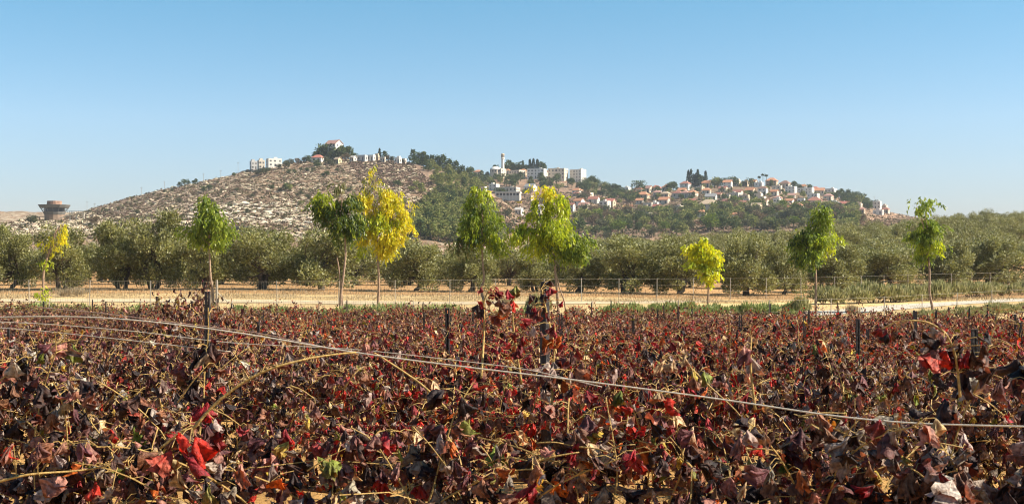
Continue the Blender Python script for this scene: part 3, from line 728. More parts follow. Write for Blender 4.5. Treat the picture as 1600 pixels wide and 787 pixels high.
for j, d in enumerate([139, 156, 174, 196, 221, 246, 272, 300, 330, 360]):
    x0 = -.43 * d if d < 240 else .03 * d; io = 0
    x = x0 + orng.uniform(0, 3)
    while x < .43 * d:
        dd = d + orng.uniform(-2, 2) + max(0, x / d * F - 350) * .03; u = CX + F * x / dd; loc = (x, dd, gz(x, dd))
        reg = 'left' if u < 560 else ('middle' if u < 1000 else 'right')
        lb = 'olive tree, %s from left in the %s orchard row behind the front one' % (ORD[io], ORD[j]); io += 1
        k = int(orng.integers(0, 5)); s = orng.uniform(.85, 1.12); sc = (s * orng.uniform(.9, 1.12), s, s * orng.uniform(.88, 1.1) * (.9 if u < 900 else 1.0))
        grp = 'olive trees of the back orchard, %s row %s' % (ORD[j], reg)
        if k not in firstB: firstB[k] = olive(OLB[k], loc, orng.uniform(0, 6.28), sc, lb, grp)
        else: dup(firstB[k], loc, orng.uniform(0, 6.28), lb, grp, sc)
        no += 1; x += orng.uniform(4.6, 6.2)
print('OLIVES', no)

# ------------------------------------------------------------------ young street trees with drooping leaves
GR = [(.13, .18, .014), (.20, .25, .02), (.06, .10, .01), (.30, .33, .03)]
DG = [(.05, .08, .010), (.085, .12, .014), (.03, .055, .008), (.24, .27, .02)]
YE = [(.56, .48, .014), (.44, .41, .016), (.60, .46, .018), (.26, .28, .015)]
YG = [(.34, .38, .014), (.25, .31, .016), (.48, .47, .018), (.12, .16, .01)]
LE = [(.55, .52, .012), (.44, .46, .015), (.60, .52, .015), (.30, .36, .015)]
OB = [(.14, .15, .05), (.22, .20, .08), (.10, .11, .04)]
def young_tree(label, trunk, lobes, d, seed, extra=None, lsz=(.27, .085), dens=.58, hk=.75):
    rng = np.random.default_rng(seed); u0 = trunk[0][0]
    base = np.array(P(u0, d)); r = thing('young_tree', label, 'tree', tuple(base), 0, 'young trees along the fence')
    a = Acc()
    def W(u, v, dy=0): q = pt(u, v, d); return q - base + (0, dy, 0)
    tops = []
    for tk in ([trunk] + (extra or [])):
        C = np.array([W(u, v) for u, v in tk]); C[0, 2] = -.15
        s = np.linspace(0, len(C) - 1, 5 * len(C)); C2 = np.stack([np.interp(s, range(len(C)), C[:, q]) for q in range(3)], 1)
        for _ in range(3): C2[1:-1] = (C2[:-2] + 2 * C2[1:-1] + C2[2:]) / 4
        C2[:, 1] += .06 * np.sin(C2[:, 2] * 2)
        a.tube(C2, np.linspace(.10 if tk is trunk else .055, .045 if tk is trunk else .03, len(C2)), 8); tops.append(C2[-1])
    pos = []; col = []; dr = []
    ppm = F / d
    for (u, v, ru, rv, pal, k) in lobes:
        ru *= 1.24; c = W(u, v); rx, rz = ru / ppm, rv / ppm; ry = (rx + rz) * .5
        e = c.copy(); e[1] = rng.normal(0, ry * .3); limb(a, rng, tops[0], e, .035, .012, 7, .05, 5)
        if v < 345: limb(a, rng, e, e + rng.normal(0, 1, 3) * (rx, ry, 0) * .5 + (0, 0, rz * .9), .012, .005, 6, .06, 4)
        for _ in range(3): limb(a, rng, e * .6 + tops[0] * .4, e + rng.normal(0, 1, 3) * (rx * .5, ry * .5, rz * .4), .018, .006, 5, .07, 4)
        n = int(pi * ru * rv * dens * k * 1.45)
        # drooping sprays: strands hang from points in the lobe
        ns = max(4, n // 13); v3 = rng.normal(0, 1, (ns, 3)); v3 /= np.linalg.norm(v3, axis=1)[:, None]; v3 *= (rng.uniform(.1, 1, ns) ** .45)[:, None]
        nc = 8; cc = rng.normal(0, 1, (nc, 3)); cc /= np.linalg.norm(cc, axis=1)[:, None]; cc *= rng.uniform(.3, .95, (nc, 1))
        v3 = cc[rng.integers(0, nc, ns)] + rng.normal(0, .22, (ns, 3)); st = c + v3 * (rx, ry, rz * .95) + (0, 0, .12)
        m = np.repeat(np.arange(ns), 13); t = np.tile(np.linspace(0, 1, 13), ns)[:, None]
        hang = hk * rng.uniform(.3, .95, ns)[m][:, None]; out = np.stack([v3[:, 0], v3[:, 1], np.zeros(ns)], 1)[m]
        pp = st[m] + out * t * .22 + (0, 0, -1) * t ** 1.3 * hang + rng.normal(0, .06, (len(m), 3))
        pos.append(pp); dr.append(np.tile((0, 0, -1.0), (len(m), 1)) + out * .35)
        pc = np.array(pal); base_c = pc[rng.choice(len(pc), ns, p=[.4, .3, .15, .15] if len(pc) == 4 else None)][m]
        alt = pc[rng.choice(len(pc), len(m))]; mixk = rng.uniform(0, .8, (len(m), 1)); col.append((base_c * (1 - mixk) + alt * mixk) * rng.uniform(.75, 1.25, (len(m), 1)))
    V, Q, C = quads_leaves(rng, np.vstack(pos), lsz[0], lsz[1], np.vstack(dr), np.vstack(col), .42)
    a.build('trunk', M_YBARK, r, smooth=True); mk('crown', V, Q, None, M_TLEAF, C, r)
    return r
young_tree('thin sapling with sparse yellow leaves near the left edge', [(67, 472), (67, 440), (70, 415), (80, 380), (92, 355)],
           [(95, 366, 11, 17, YE, .45), (76, 378, 11, 8, YE, .4), (68, 410, 8, 7, YG, .5), (100, 352, 5, 6, YE, .5), (86, 392, 8, 8, YE, .3)], 92, 101)
young_tree('young green tree with a pointed crown before the tall olive', [(333, 486), (332, 455), (329, 430), (327, 400), (327, 380)],
           [(324, 312, 11, 12, GR, 1), (326, 328, 20, 14, GR, 1), (328, 344, 27, 16, GR, 1), (326, 360, 32, 16, GR, 1), (312, 372, 16, 12, GR, .8), (342, 374, 18, 13, GR, 1), (326, 340, 15, 25, DG, .5)], 80, 102)
young_tree('young tree with dark green drooping crown beside the big yellow one', [(532, 490), (532, 460), (537, 430), (540, 400), (539, 370)],
           [(500, 312, 15, 14, YG, .8), (518, 328, 22, 18, DG, 1.1), (536, 342, 22, 22, DG, 1.1), (548, 320, 16, 16, DG, 1), (540, 362, 15, 18, DG, 1), (530, 290, 12, 16, OB, .3), (512, 342, 14, 14, DG, .8)], 79, 103, [[(537, 440), (530, 420), (526, 400)]])
young_tree('tall young tree with big bright yellow drooping crown', [(590, 480), (592, 450), (592, 425), (589, 395), (589, 360)],
           [(583, 270, 6, 7, YE, .6), (584, 290, 22, 14, OB[:2] + YE[:2], .35), (574, 316, 20, 20, YE, .8), (608, 310, 20, 18, YE, .8), (622, 335, 17, 22, YE, 1.1), (596, 345, 30, 22, YG, .8), (570, 352, 17, 26, YE, 1), (612, 366, 24, 20, YE, 1.2), (600, 388, 16, 12, YE, 1), (566, 384, 8, 16, YG, .5)], 84, 104)
young_tree('young green tree with crooked pale trunk and tall narrow crown', [(757, 492), (756, 470), (751, 452), (757, 437), (754, 410), (753, 385)],
           [(747, 300, 10, 12, YG, .9), (750, 320, 17, 16, GR, 1), (752, 342, 22, 16, GR, 1), (745, 360, 26, 15, GR, .9), (762, 372, 24, 14, YG, .8), (775, 384, 16, 12, GR, .6), (733, 376, 16, 12, DG, .8), (713, 384, 20, 11, OB + DG[:1], .6)], 78, 105)
young_tree('largest yellow-green young tree standing before the village', [(873, 500), (871, 460), (868, 430), (866, 405), (863, 380)],
           [(856, 299, 16, 10, YE[:3] + YG[:1], .7), (846, 318, 16, 14, YG, .5), (876, 322, 18, 18, YG, .8), (862, 342, 28, 16, YG, .8), (868, 362, 34, 18, YG, 1.1), (832, 364, 24, 16, YG, 1), (842, 384, 22, 14, YG, .8), (890, 374, 24, 20, GR, 1.1), (898, 394, 18, 16, GR, 1.1), (868, 392, 22, 14, GR, 1)], 77, 106, [[(885, 498), (882, 470), (874, 450), (870, 430)]])
young_tree('small round bright yellow tree with a short straight trunk', [(1106, 480), (1107, 455), (1107, 430)],
           [(1104, 388, 18, 12, LE, 1.2), (1094, 402, 15, 14, LE, 1.2), (1118, 402, 17, 15, LE, 1.2), (1106, 414, 22, 12, YG, 1.2), (1108, 430, 11, 8, LE, 1), (1107, 442, 5, 4, LE, 1)], 86, 107, hk=.45, dens=.6, lsz=(.26, .12))
young_tree('young green tree with slim straight trunk right of the small yellow one', [(1275, 490), (1275, 450), (1274, 420), (1276, 390)],
           [(1280, 328, 11, 11, GR, .9), (1284, 346, 15, 14, GR, .9), (1272, 368, 24, 16, GR, 1), (1262, 385, 22, 18, GR, 1.1), (1288, 378, 20, 16, YG, .7), (1250, 368, 12, 10, DG, .7), (1266, 405, 18, 12, DG, 1)], 80, 108)
young_tree('young green tree with loose crown, farthest right of the row', [(1458, 492), (1457, 478), (1452, 455), (1452, 420), (1450, 385)],
           [(1446, 318, 19, 9, GR, .6), (1436, 328, 9, 8, GR, .5), (1450, 348, 20, 12, GR, .8), (1448, 366, 26, 14, GR, 1.1), (1452, 384, 24, 14, YG, .9), (1446, 398, 16, 8, GR, .7)], 80, 109)

# ------------------------------------------------------------------ fences
def fence(label, pts, height, spacing, mesh_to=None, wires=4, pr=.04):
    """pts: (u, d) of the line; posts and wires are its parts"""
    p = np.array(XY(pts)); s = np.concatenate([[0], np.cumsum(np.linalg.norm(np.diff(p, axis=0), axis=1))])
    at_ = lambda t: (np.interp(t, s, p[:, 0]), np.interp(t, s, p[:, 1]))
    r = thing('wire_fence', label, 'fence', (p[0][0], p[0][1], gz(*p[0])))
    o = np.array(r.location)
    rng = np.random.default_rng(int(height * 100)); t = 0; n = 0
    while t < s[-1]:
        x, y = at_(t); g = gz(x, y); a = Acc(); ln = rng.normal(0, .03)
        a.tube(np.array([(x, y, g - .2), (x + ln * .5, y, g + height * .5), (x + ln, y, g + height + .05)]) - o, pr, 6); a.build('post', M_FPOST, r); n += 1
        t += spacing * rng.uniform(.93, 1.07)
    tt = np.arange(0, s[-1], 2.0)
    for k in range(wires):
        hz = height * (.08 + .92 * k / (wires - 1)); a = Acc()
        C = np.array([(*at_(q), gz(*at_(q)) + hz) for q in tt]) - o; a.tube(C, .007 if k == wires - 1 else .005, 4); a.build('wire', M_FWIRE, r)
    if mesh_to:
        a = Acc(); q = 0
        while q < mesh_to:
            x, y = at_(q); g = gz(x, y)
            a.box(x - o[0] - .005, x - o[0] + .005, y - o[1] - .003, y - o[1] + .003, g - o[2] + .1, g - o[2] + height); q += .17
        a.build('wire_mesh', M_FWIRE, r)
    return n
fence('tall wire mesh fence with pale posts before the olive orchard', [(-350, 88), (340, 88), (640, 92), (850, 99), (957, 104), (1150, 112), (1300, 118), (1450, 130), (1600, 145), (1800, 165)], 1.8, 4.3, 54, 4, .032)
fence('low wire fence along the far edge of the vineyard', [(-200, 64), (400, 64), (900, 65), (1200, 66), (1350, 70), (1500, 78), (1700, 90)], 1.3, 4.6, None, 3, .025)
# corner braces beside the fence post at the young green tree
b_ = Acc(); q0 = np.array(P(339, 87.6))
b_.tube(np.array([q0 + (0, 0, 1.1), q0 + (1.1, .3, .05)]) , .03, 5); b_.tube(np.array([q0 + (0, 0, 1.2), q0 + (-.9, .2, .4)]), .03, 5); b_.tube(np.array([q0 + (0, 0, -.1), q0 + (0, 0, 1.95)]), .06, 8)
tag(b_.build('brace_post', M_FPOST), 'thick grey fence post with two slanting braces beside young tree', 'post')
for (u, vt, d, cc, lab) in ((798, 484, 62, (.7, .68, .62), 'short white stake between the red shoots'), (243, 463, 58, (.06, .04, .03), 'dark leaning stake at left, upright of the pair'), (297, 470, 57, (.06, .04, .03), 'shorter dark stake beside the first leaning stake')):
    q = np.array(P(u, d)); a = Acc(); a.tube(np.array([q - (0, 0, .2), (q[0] + .1 * (cc[0] < .5), q[1], zpix(vt, d))]), .06, 7); tag(a.build('stake', simple('stake_paint', cc, .8)), lab, 'stake')

# ------------------------------------------------------------------ weeds, bushes and grass between the fences
WG = [(.16, .20, .05), (.22, .26, .07), (.11, .14, .035), (.30, .30, .11)]
def bush_mesh(rng, n=1500, pal=WG, R=1.0, Hh=.55, ls=.16, lw=.05, m=M_OLEAF, up=.9):
    L = [(rng.uniform(-.7, .7) * R, rng.uniform(-.5, .5) * R, rng.uniform(.1, .5) * Hh, rng.uniform(.35, .6) * R) for _ in range(7)]
    st = Acc(); pos = []; dr = []; col = []
    for x, y, z, r in L:
        st.tube([(x * .2, y * .2, -.1), (x * .7, y * .7, z), (x, y, z + r * .4)], (.02 * R, .012 * R, .005 * R), 4)
        c = n // 7; v = rng.normal(0, 1, (c, 3)); v /= np.linalg.norm(v, axis=1)[:, None]; v[:, 2] = np.abs(v[:, 2])
        pos.append(np.array([x, y, z * .5]) + v * (r * rng.uniform(.3, 1, c) ** .5)[:, None] * (1, 1, Hh)); dr.append(v * .6 + (0, 0, up))
        col.append(np.array(pal)[rng.integers(0, len(pal), c)] * rng.uniform(.75, 1.3, (c, 1)))
    V, Q, C = quads_leaves(rng, np.vstack(pos), ls, lw, np.vstack(dr), np.vstack(col), .5)
    return st.build('stem', M_WOOD, mesh_only=True), mk('foliage', V, Q, None, m, C, mesh_only=True)
brg = np.random.default_rng(51)
DRYP = [(.30, .22, .12), (.24, .19, .11), (.38, .29, .16), (.2, .16, .1)]
SAGE = [(.22, .21, .07), (.29, .27, .11), (.15, .15, .05), (.34, .30, .14)]
BM = {'green': [bush_mesh(brg) for _ in range(3)], 'sage': [bush_mesh(brg, pal=SAGE) for _ in range(3)], 'dry': [bush_mesh(brg, 1100, DRYP, ls=.2, lw=.03) for _ in range(2)]}
fb = {}
def bush(kind, u, d, rx, hz, label, group):
    p = P(u, d); k = int(brg.integers(0, len(BM[kind]))); sc = (rx, rx * .8, hz / .62)
    if (kind, k) not in fb:
        r = thing('bush', label, 'bush', p, brg.uniform(0, 6.28), group, sc); fb[(kind, k)] = r
        for me in BM[kind][k]: link(me.name.split('.')[0], me, r)
    else: dup(fb[(kind, k)], p, brg.uniform(0, 6.28), label, group, sc)
gb = [(20, 74), (60, 77), (105, 72), (160, 74), (205, 72), (235, 74), (268, 72), (370, 72), (392, 71), (425, 72), (445, 71), (478, 73), (500, 71), (568, 71), (620, 73), (655, 71), (690, 72), (725, 73), (800, 72), (825, 74),
      (952, 76), (975, 75), (990, 77), (1040, 77), (1072, 78), (1092, 76), (1110, 78), (1150, 77), (1172, 77), (1196, 78), (1222, 76), (1240, 79)]
for i, (u, d) in enumerate(gb):
    bush('green', u, d, brg.uniform(1.0, 1.5), brg.uniform(.7, 1.15), 'low green weed clump, %s from the left along the vineyard edge' % (ORD[i] if i < 30 else ['last but one', 'last'][i - 30]), 'green weed clumps along the vineyard edge')
tall = [(845, 76, 1.1, 1.7), (1253, 78, .9, 1.5), (262, 74, .5, 1.0)]
for i, (u, d, rx, hz) in enumerate(tall):
    bush('sage', u, d, rx, hz, ['tall wispy green bush left of the largest yellow-green tree', 'tall wispy bush standing over the weeds, left of the slim straight trunk', 'upright weed behind the tall clump of vine leaves at left'][i], 'tall wispy bushes')
for i, (u, d, rx) in enumerate([(1285, 98, 1.7), (1310, 97, 2.0), (1340, 98, 2.0), (1368, 99, 2.1), (1395, 100, 2.0), (1420, 101, 1.8), (1455, 104, 2.0), (1482, 106, 1.8), (1518, 112, 2.0), (1545, 116, 2.2), (1572, 118, 2.0), (1600, 122, 2.2), (1632, 126, 2.2)]):
    bush('sage', u, d, rx, brg.uniform(1.5, 2.1), 'rounded grey-green bush, %s from the left on the bank before the far fence' % ORD[i], 'bushes on the bank at right')
for i, (u, d, rx) in enumerate([(1425, 68, .9), (1450, 69, 1.0), (1475, 70, 1.0), (1505, 73, 1.1), (1530, 75, 1.2), (1555, 77, 1.2), (1580, 79, 1.3), (1606, 81, 1.3), (1630, 83, 1.3)]):
    bush('sage', u, d, rx, brg.uniform(.7, 1.0), 'dull green bush, %s from the left between vineyard and pale track' % ORD[i], 'bushes between vineyard and track')
for i, (u, d, rx) in enumerate([(100, 104, 1.2), (125, 106, 1.4), (330, 78, .5), (790, 90, .6), (905, 72, .6), (1330, 76, .6)]):
    bush('dry', u, d, rx, .9, ['large dry brown bush behind the sapling at left', 'second dry brown bush right behind the first', 'dry weed at the foot of the braced post', 'small dry weed on the gravel road edge', 'dry weed right of the largest yellow-green tree', 'dry weed at the start of the pale track'][i], 'dry weeds')
yb = thing('sapling', 'tiny bright yellow-green sapling on a dark stick before the fence at left', 'sapling', P(70, 80))
a = Acc(); a.tube([(0, 0, -.1), (.03, 0, .6), (0, 0, 1.35)], (.045, .035, .02), 6); a.tube([(0, 0, .7), (-.3, 0, 1.0), (-.55, 0, 1.05)], .015, 4); a.build('trunk', M_WOOD, yb)
n = 330; L_ = np.array([(.05, 0, 1.35, .22), (.12, 0, 1.0, .24), (-.3, 0, 1.0, .2), (-.55, 0, 1.1, .12), (.0, 0, .8, .2)]); ii = brg.integers(0, 5, n)
V, Q, C = quads_leaves(brg, L_[ii, :3] + brg.normal(0, .6, (n, 3)) * L_[ii, 3:4], .13, .07, np.tile((0, 0, -.5), (n, 1)), np.array(YG)[brg.integers(0, 4, n)] * 1.25, .6)
mk('foliage', V, Q, None, M_TLEAF, C, yb)

def blades(name, n, d0, d1, u0, u1, hgt, pal, lab, seed, wd=.012, mask=None):
    rng = np.random.default_rng(seed); d = d0 + (d1 - d0) * rng.random(n); u = rng.uniform(u0, u1, n); x = (u - CX) / F * np.maximum(d, 15)
    keep = noise2(x, d, .5, seed) + rng.normal(0, .5, n) > -.1
    if mask is not None: keep &= mask(u, d)
    d, u, x = d[keep], u[keep], x[keep]; n = len(d); z = ground_du(d, CX + F * x / np.maximum(d, 15))
    pos = np.stack([x, d, z - .02], 1); V, Q, C = quads_leaves(rng, pos, hgt, wd, np.tile((0, 0, 1.), (n, 1)), np.array(pal)[rng.integers(0, len(pal), n)], .45)
    return tag(mk(name, V, Q, None, M_OLEAF, C), lab, 'grass', kind='stuff')
STR = [(.40, .28, .14), (.30, .21, .10), (.46, .35, .2), (.22, .15, .075)]
blades('dry_grass', 52000, 100, 122, -60, 1680, .22, STR, 'short dry straw grass on the verge before the olive trees', 61, .03)
blades('dry_grass', 30000, 63, 93, -60, 1680, .16, STR, 'thin dry grass between the vineyard and the mesh fence', 62, .02, lambda u, d: ~((u > 1250) & (d > 70) & (d < 84)))
blades('dry_weeds', 14000, 101, 124, -60, 1680, .4, [(.22, .16, .09), (.17, .12, .06), (.30, .22, .12)], 'taller brown dry weeds in patches before the olive trees', 67, .035, lambda u, d: noise2(u * .02, d * .3, 1.2, 9) > .45)
blades('straw', 30000, 9, 40, -100, 1700, .09, STR, 'straw and dry grass on the orange soil between the vine rows', 63, .008)
blades('orchard_grass', 30000, 122, 200, -100, 1700, .25, STR[:3] + [(.3, .17, .08)], 'dry grass under the olive trees', 64, .04)
# fallen leaves on the vineyard floor
fr = np.random.default_rng(65); n = 5000; d = fr.uniform(9, 42, n); u = fr.uniform(-50, 1650, n); x = (u - CX) / F * np.maximum(d, 15)
fo = Acc(); place_leaves(fo, fr, np.stack([x, d, ground_du(d, CX + F * x / np.maximum(d, 15)) + .02], 1), fr.uniform(.03, .06, n), 2, palcols(fr, 'mixed', n), droop=0)
tag(fo.build('fallen_leaves', M_VLEAF), 'withered vine leaves fallen on the vineyard floor', 'leaves', kind='stuff')

# ------------------------------------------------------------------ far hills: rocks and scrub
def scatter_hill(rng, n, poly, d0=560, d1=1300, dens=None):
    """uniform over the slope inside an outline; returns u, d arrays"""
    out_u = []; out_d = []
    while sum(map(len, out_u)) < n:
        u = rng.uniform(min(p[0] for p in poly), max(p[0] for p in poly), n * 4); d = rng.uniform(d0, d1, n * 4)
        z = ground_du(d, u); v = CY - (z - CAMZ) / d * F
        k = inpoly(u, v, poly)
        if dens is not None: k &= rng.random(n * 4) < dens(u, d, v)
        out_u.append(u[k]); out_d.append(d[k])
    return np.concatenate(out_u)[:n], np.concatenate(out_d)[:n]
hill1 = [(-50, 378), (-50, 345), (110, 330), (250, 292), (390, 264), (480, 246), (640, 250), (672, 285), (690, 310), (655, 330), (640, 372), (600, 380)]
rk = np.random.default_rng(71)
RT = []
for _ in range(6):
    th = np.arange(6) * pi / 3; V = []
    for zz_, rr in ((-.3, 1.0), (.25, .95), (.62, .6)):
        for t in th: V.append((cos(t) * rr * rk.uniform(.7, 1.15), sin(t) * rr * rk.uniform(.6, 1.1), zz_ * rk.uniform(.8, 1.2)))
    V.append((0, 0, .72)); Qr = [(a_ * 6 + i, a_ * 6 + (i + 1) % 6, (a_ + 1) * 6 + (i + 1) % 6, (a_ + 1) * 6 + i) for a_ in range(2) for i in range(6)]
    RT.append((np.array(V), np.array(Qr), np.array([(12 + i, 12 + (i + 1) % 6, 18) for i in range(6)])))
def rocks(n, poly, smin, smax, d0, d1, lab, seed, col=(.54, .435, .30), dens=None):
    rng = np.random.default_rng(seed); u, d = scatter_hill(rng, n, poly, d0, d1, dens); z = ground_du(d, u); x = (u - CX) / F * d
    a = Acc(); s = rng.uniform(0, 1, n) ** 3 * (smax - smin) + smin; ti = rng.integers(0, 6, n)
    for k in range(6):
        w_ = np.nonzero(ti == k)[0]; V, Qr, T = RT[k]
        S = np.stack([s[w_] * rng.uniform(.9, 2.7, len(w_)), s[w_] * rng.uniform(.6, 1, len(w_)), s[w_] * rng.uniform(.4, .95, len(w_))], 1)
        W = V[None] * S[:, None]; an = rng.normal(0, .4, len(w_))[:, None]; tl = rng.normal(0, .15, len(w_))[:, None]
        W = np.stack([W[..., 0] * np.cos(an) - W[..., 1] * np.sin(an), W[..., 0] * np.sin(an) + W[..., 1] * np.cos(an), W[..., 2] + W[..., 0] * tl], -1)
        W = W * rng.uniform(.85, 1.15, W.shape) + np.stack([x[w_], d[w_], z[w_]], 1)[:, None]; off = (np.arange(len(w_)) * len(V))[:, None, None]
        c = np.array(col) * rng.uniform(.7, 1.3, (len(w_), 1)) * rng.uniform(.95, 1.05, (len(w_), 3))
        a.add(W.reshape(-1, 3), (Qr[None] + off).reshape(-1, 4), (T[None] + off).reshape(-1, 3), np.repeat(c, len(V), 0))
    return tag(a.build('limestone_rocks', M_ROCK), lab, 'rocks', kind='stuff')
M_ROCK = leafmat('limestone', 0, .95, .1)
rocks(12500, hill1, .22, 1.3, 560, 1010, 'pale limestone rocks strewn over the bare left hill', 72, dens=lambda u, d, v: .08 + .92 * (noise2(u * .35, v * 1.6, .35, 77) + .7 * noise2(u * .9, v * 5, .4, 78) + .5 * noise2(u, v, .05, 79) > .35))
ledge = [(300, 318), (420, 316), (500, 322), (520, 345), (480, 350), (300, 348)]
rocks(900, ledge, .4, 1.7, 560, 900, 'large pale boulders in the ledge low on the left hill', 73, (.58, .49, .36))
shp = [(-60, 342), (60, 341), (230, 343), (240, 372), (-60, 376)]
rocks(2000, shp, .2, .9, 595, 700, 'pale crumbling limestone of the low left ridge', 74, (.58, .49, .36))
vil = [(760, 310), (900, 300), (1000, 305), (1090, 300), (1290, 312), (1340, 345), (1440, 342), (1440, 360), (760, 385)]
rocks(2600, vil, .4, 1.7, 740, 1300, 'reddish rocks and rubble on the village slope', 75, (.27, .175, .115))

RDG = [(1335, 318), (1440, 338), (1450, 352), (1330, 346)]
rocks(900, RDG, .3, 1.3, 740, 1310, 'broken reddish rock at the right end of the village hill', 76, (.44, .29, .19))
def scrub(n, poly, smin, smax, d0, d1, lab, seed, pal, dens=None):
    rng = np.random.default_rng(seed); u, d = scatter_hill(rng, n, poly, d0, d1, dens); z = ground_du(d, u); x = (u - CX) / F * d
    s = rng.uniform(smin, smax, n); m = 9; c = np.stack([x, d, z], 1); v = rng.normal(0, 1, (n, m, 3)); v /= np.linalg.norm(v, axis=2)[..., None]; v[..., 2] = np.abs(v[..., 2]) * .6
    pos = (c[:, None] + v * s[:, None, None] * .7).reshape(-1, 3); cols = np.repeat(np.array(pal)[rng.integers(0, len(pal), n)] * rng.uniform(.75, 1.25, (n, 1)), m, 0)
    S = np.repeat(s, m); V, Q, C = quads_leaves(rng, pos, 1.0, .7, v.reshape(-1, 3), cols, .6)
    # scale each leaf about its base by the bush size
    V = V.reshape(-1, 4, 3); V = V[:, :1] + (V - V[:, :1]) * S[:, None, None]
    return tag(mk('scrub', V.reshape(-1, 3), Q, None, M_FAR, C), lab, 'scrub', kind='stuff')
SCR = [(.13, .085, .055), (.11, .09, .045), (.18, .12, .08), (.085, .085, .035)]
scrub(15000, hill1, .4, 1.25, 560, 1010, 'low brown scrub between the rocks of the left hill', 81, SCR)
scrub(800, [(540, 252), (640, 254), (680, 290), (640, 300), (560, 280)], .6, 1.4, 800, 1010, 'dark brown scrub at the crest of the left hill', 82, [(.17, .11, .08), (.13, .085, .06)])
scrub(8000, vil, .5, 1.5, 740, 1300, 'low scrub on the village slope', 83, SCR + [(.16, .085, .06), (.07, .08, .035)])
scrub(600, RDG, .4, 1.2, 740, 1310, 'sparse low scrub at the right end of the village hill', 85, SCR)
scrub(3000, [(690, 290), (760, 300), (780, 380), (640, 382), (640, 340)], .6, 1.5, 560, 1000, 'scrub under the pines of the wooded gully', 84, [(.06, .065, .03), (.09, .08, .045), (.14, .10, .06)])

# ------------------------------------------------------------------ far trees
FP = dict(pine=[(.16, .185, .05), (.22, .23, .065), (.09, .115, .035), (.30, .28, .10)], dark=[(.05, .075, .028), (.075, .10, .034), (.11, .13, .042)],
          cyp=[(.028, .045, .02), (.04, .058, .026)], olive=[(.095, .10, .05), (.12, .12, .065), (.075, .08, .04)], bright=[(.15, .19, .03), (.11, .15, .03)], brown=[(.17, .12, .07), (.13, .10, .06)])
def far_tree(rng, pal, kind, n=520):
    tr = Acc(); pos = []; dr = []
    if kind == 'cypress':
        tr.tube([(0, 0, -.5), (0, 0, .5)], (.05, .03), 4); z = rng.uniform(.04, 1, n); r = .115 * np.sin(np.clip(z * 1.02, 0, 1) ** .62 * pi) ** .8 * rng.uniform(.6, 1.1, n) + .01; a_ = rng.uniform(0, 6.28, n)
        pos = np.stack([r * np.cos(a_), r * np.sin(a_), z], 1); dr = np.tile((0, 0, 1.), (n, 1)); ls = .09
    elif kind == 'pine':
        tr.tube([(0, 0, -.3), (.01, 0, .4), (0, .01, .85)], (.035, .028, .01), 4)
        tiers = 6; k = rng.integers(0, tiers, n); z0 = .22 + .72 * (k + rng.uniform(-.3, .5, n)) / tiers; R = (.30 * (1 - z0) ** .6 + .05) * (1 + .25 * np.sin(k * 2.3)); a_ = rng.uniform(0, 6.28, n); r = R * rng.uniform(.2, 1, n) ** .6 * (1 + .3 * np.sin(a_ * 3 + k * 2))
        pos = np.stack([r * np.cos(a_), r * np.sin(a_), z0 + .04 * rng.normal(0, 1, n)], 1); dr = pos * (2, 2, 0) + (0, 0, .35); ls = .11
    else:
        tr.tube([(0, 0, -.3), (.02, 0, .35), (0, .02, .6)], (.045, .035, .02), 4)
        L = np.array([(rng.normal(0, .17), rng.normal(0, .17), rng.uniform(.35, .78), rng.uniform(.16, .26)) for _ in range(8)] + [(0, 0, .55, .3)]); k = rng.integers(0, 9, n)
        v = rng.normal(0, 1, (n, 3)); v /= np.linalg.norm(v, axis=1)[:, None]; pos = L[k, :3] + v * L[k, 3:4] * rng.uniform(.5, 1.08, (n, 1)); dr = v + (0, 0, .2); ls = .12
    pc = np.array(pal)[rng.integers(0, len(pal), n)] * rng.uniform(.75, 1.3, (n, 1))
    V, Q, C = quads_leaves(rng, pos, ls, ls * .62, dr, pc, .5); V[:, 2] = np.maximum(V[:, 2], .02)
    return tr.build('trunk', M_BARK, mesh_only=True), mk('crown', V, Q, None, M_FAR, C, mesh_only=True)
tg = np.random.default_rng(91)
FT = {k: [far_tree(tg, FP[pl], sh) for _ in range(v)] for k, pl, sh, v in (('pine', 'pine', 'pine', 5), ('darkpine', 'dark', 'pine', 3), ('cypress', 'cyp', 'cypress', 2), ('dark', 'dark', 'broad', 4), ('green', 'pine', 'broad', 4), ('olive', 'olive', 'broad', 3), ('bright', 'bright', 'broad', 2), ('brown', 'brown', 'broad', 2))}
NM = dict(pine=('pine_tree', 'pine tree', 'green pine'), darkpine=('pine_tree', 'pine tree', 'dark pine'), cypress=('cypress_tree', 'cypress', 'narrow dark cypress'), dark=('evergreen_tree', 'tree', 'dark green round tree'),
          green=('broadleaf_tree', 'tree', 'mid green round tree'), olive=('broadleaf_tree', 'tree', 'grey-green round tree'), bright=('broadleaf_tree', 'tree', 'bright yellow-green tree'), brown=('broadleaf_tree', 'tree', 'brownish half bare tree'))
ff = {}; FTN = 0
def ftree(kind, u, d, h, wk, where, label=None):
    """h in metres"""
    global FTN
    p = P(u, d); i = int(tg.integers(0, len(FT[kind]))); sc = (h * wk, h * wk, h); nm, cat, txt = NM[kind]
    lb = label or '%s %s' % (txt, where); g = '%s trees %s' % (txt.split()[0], where); FTN += 1
    if (kind, i) not in ff:
        r = thing(nm, lb, cat, p, tg.uniform(0, 6.28), g, sc); ff[(kind, i)] = r
        for me in FT[kind][i]: link(me.name.split('.')[0], me, r)
    else: dup(ff[(kind, i)], p, tg.uniform(0, 6.28), lb, g, sc)
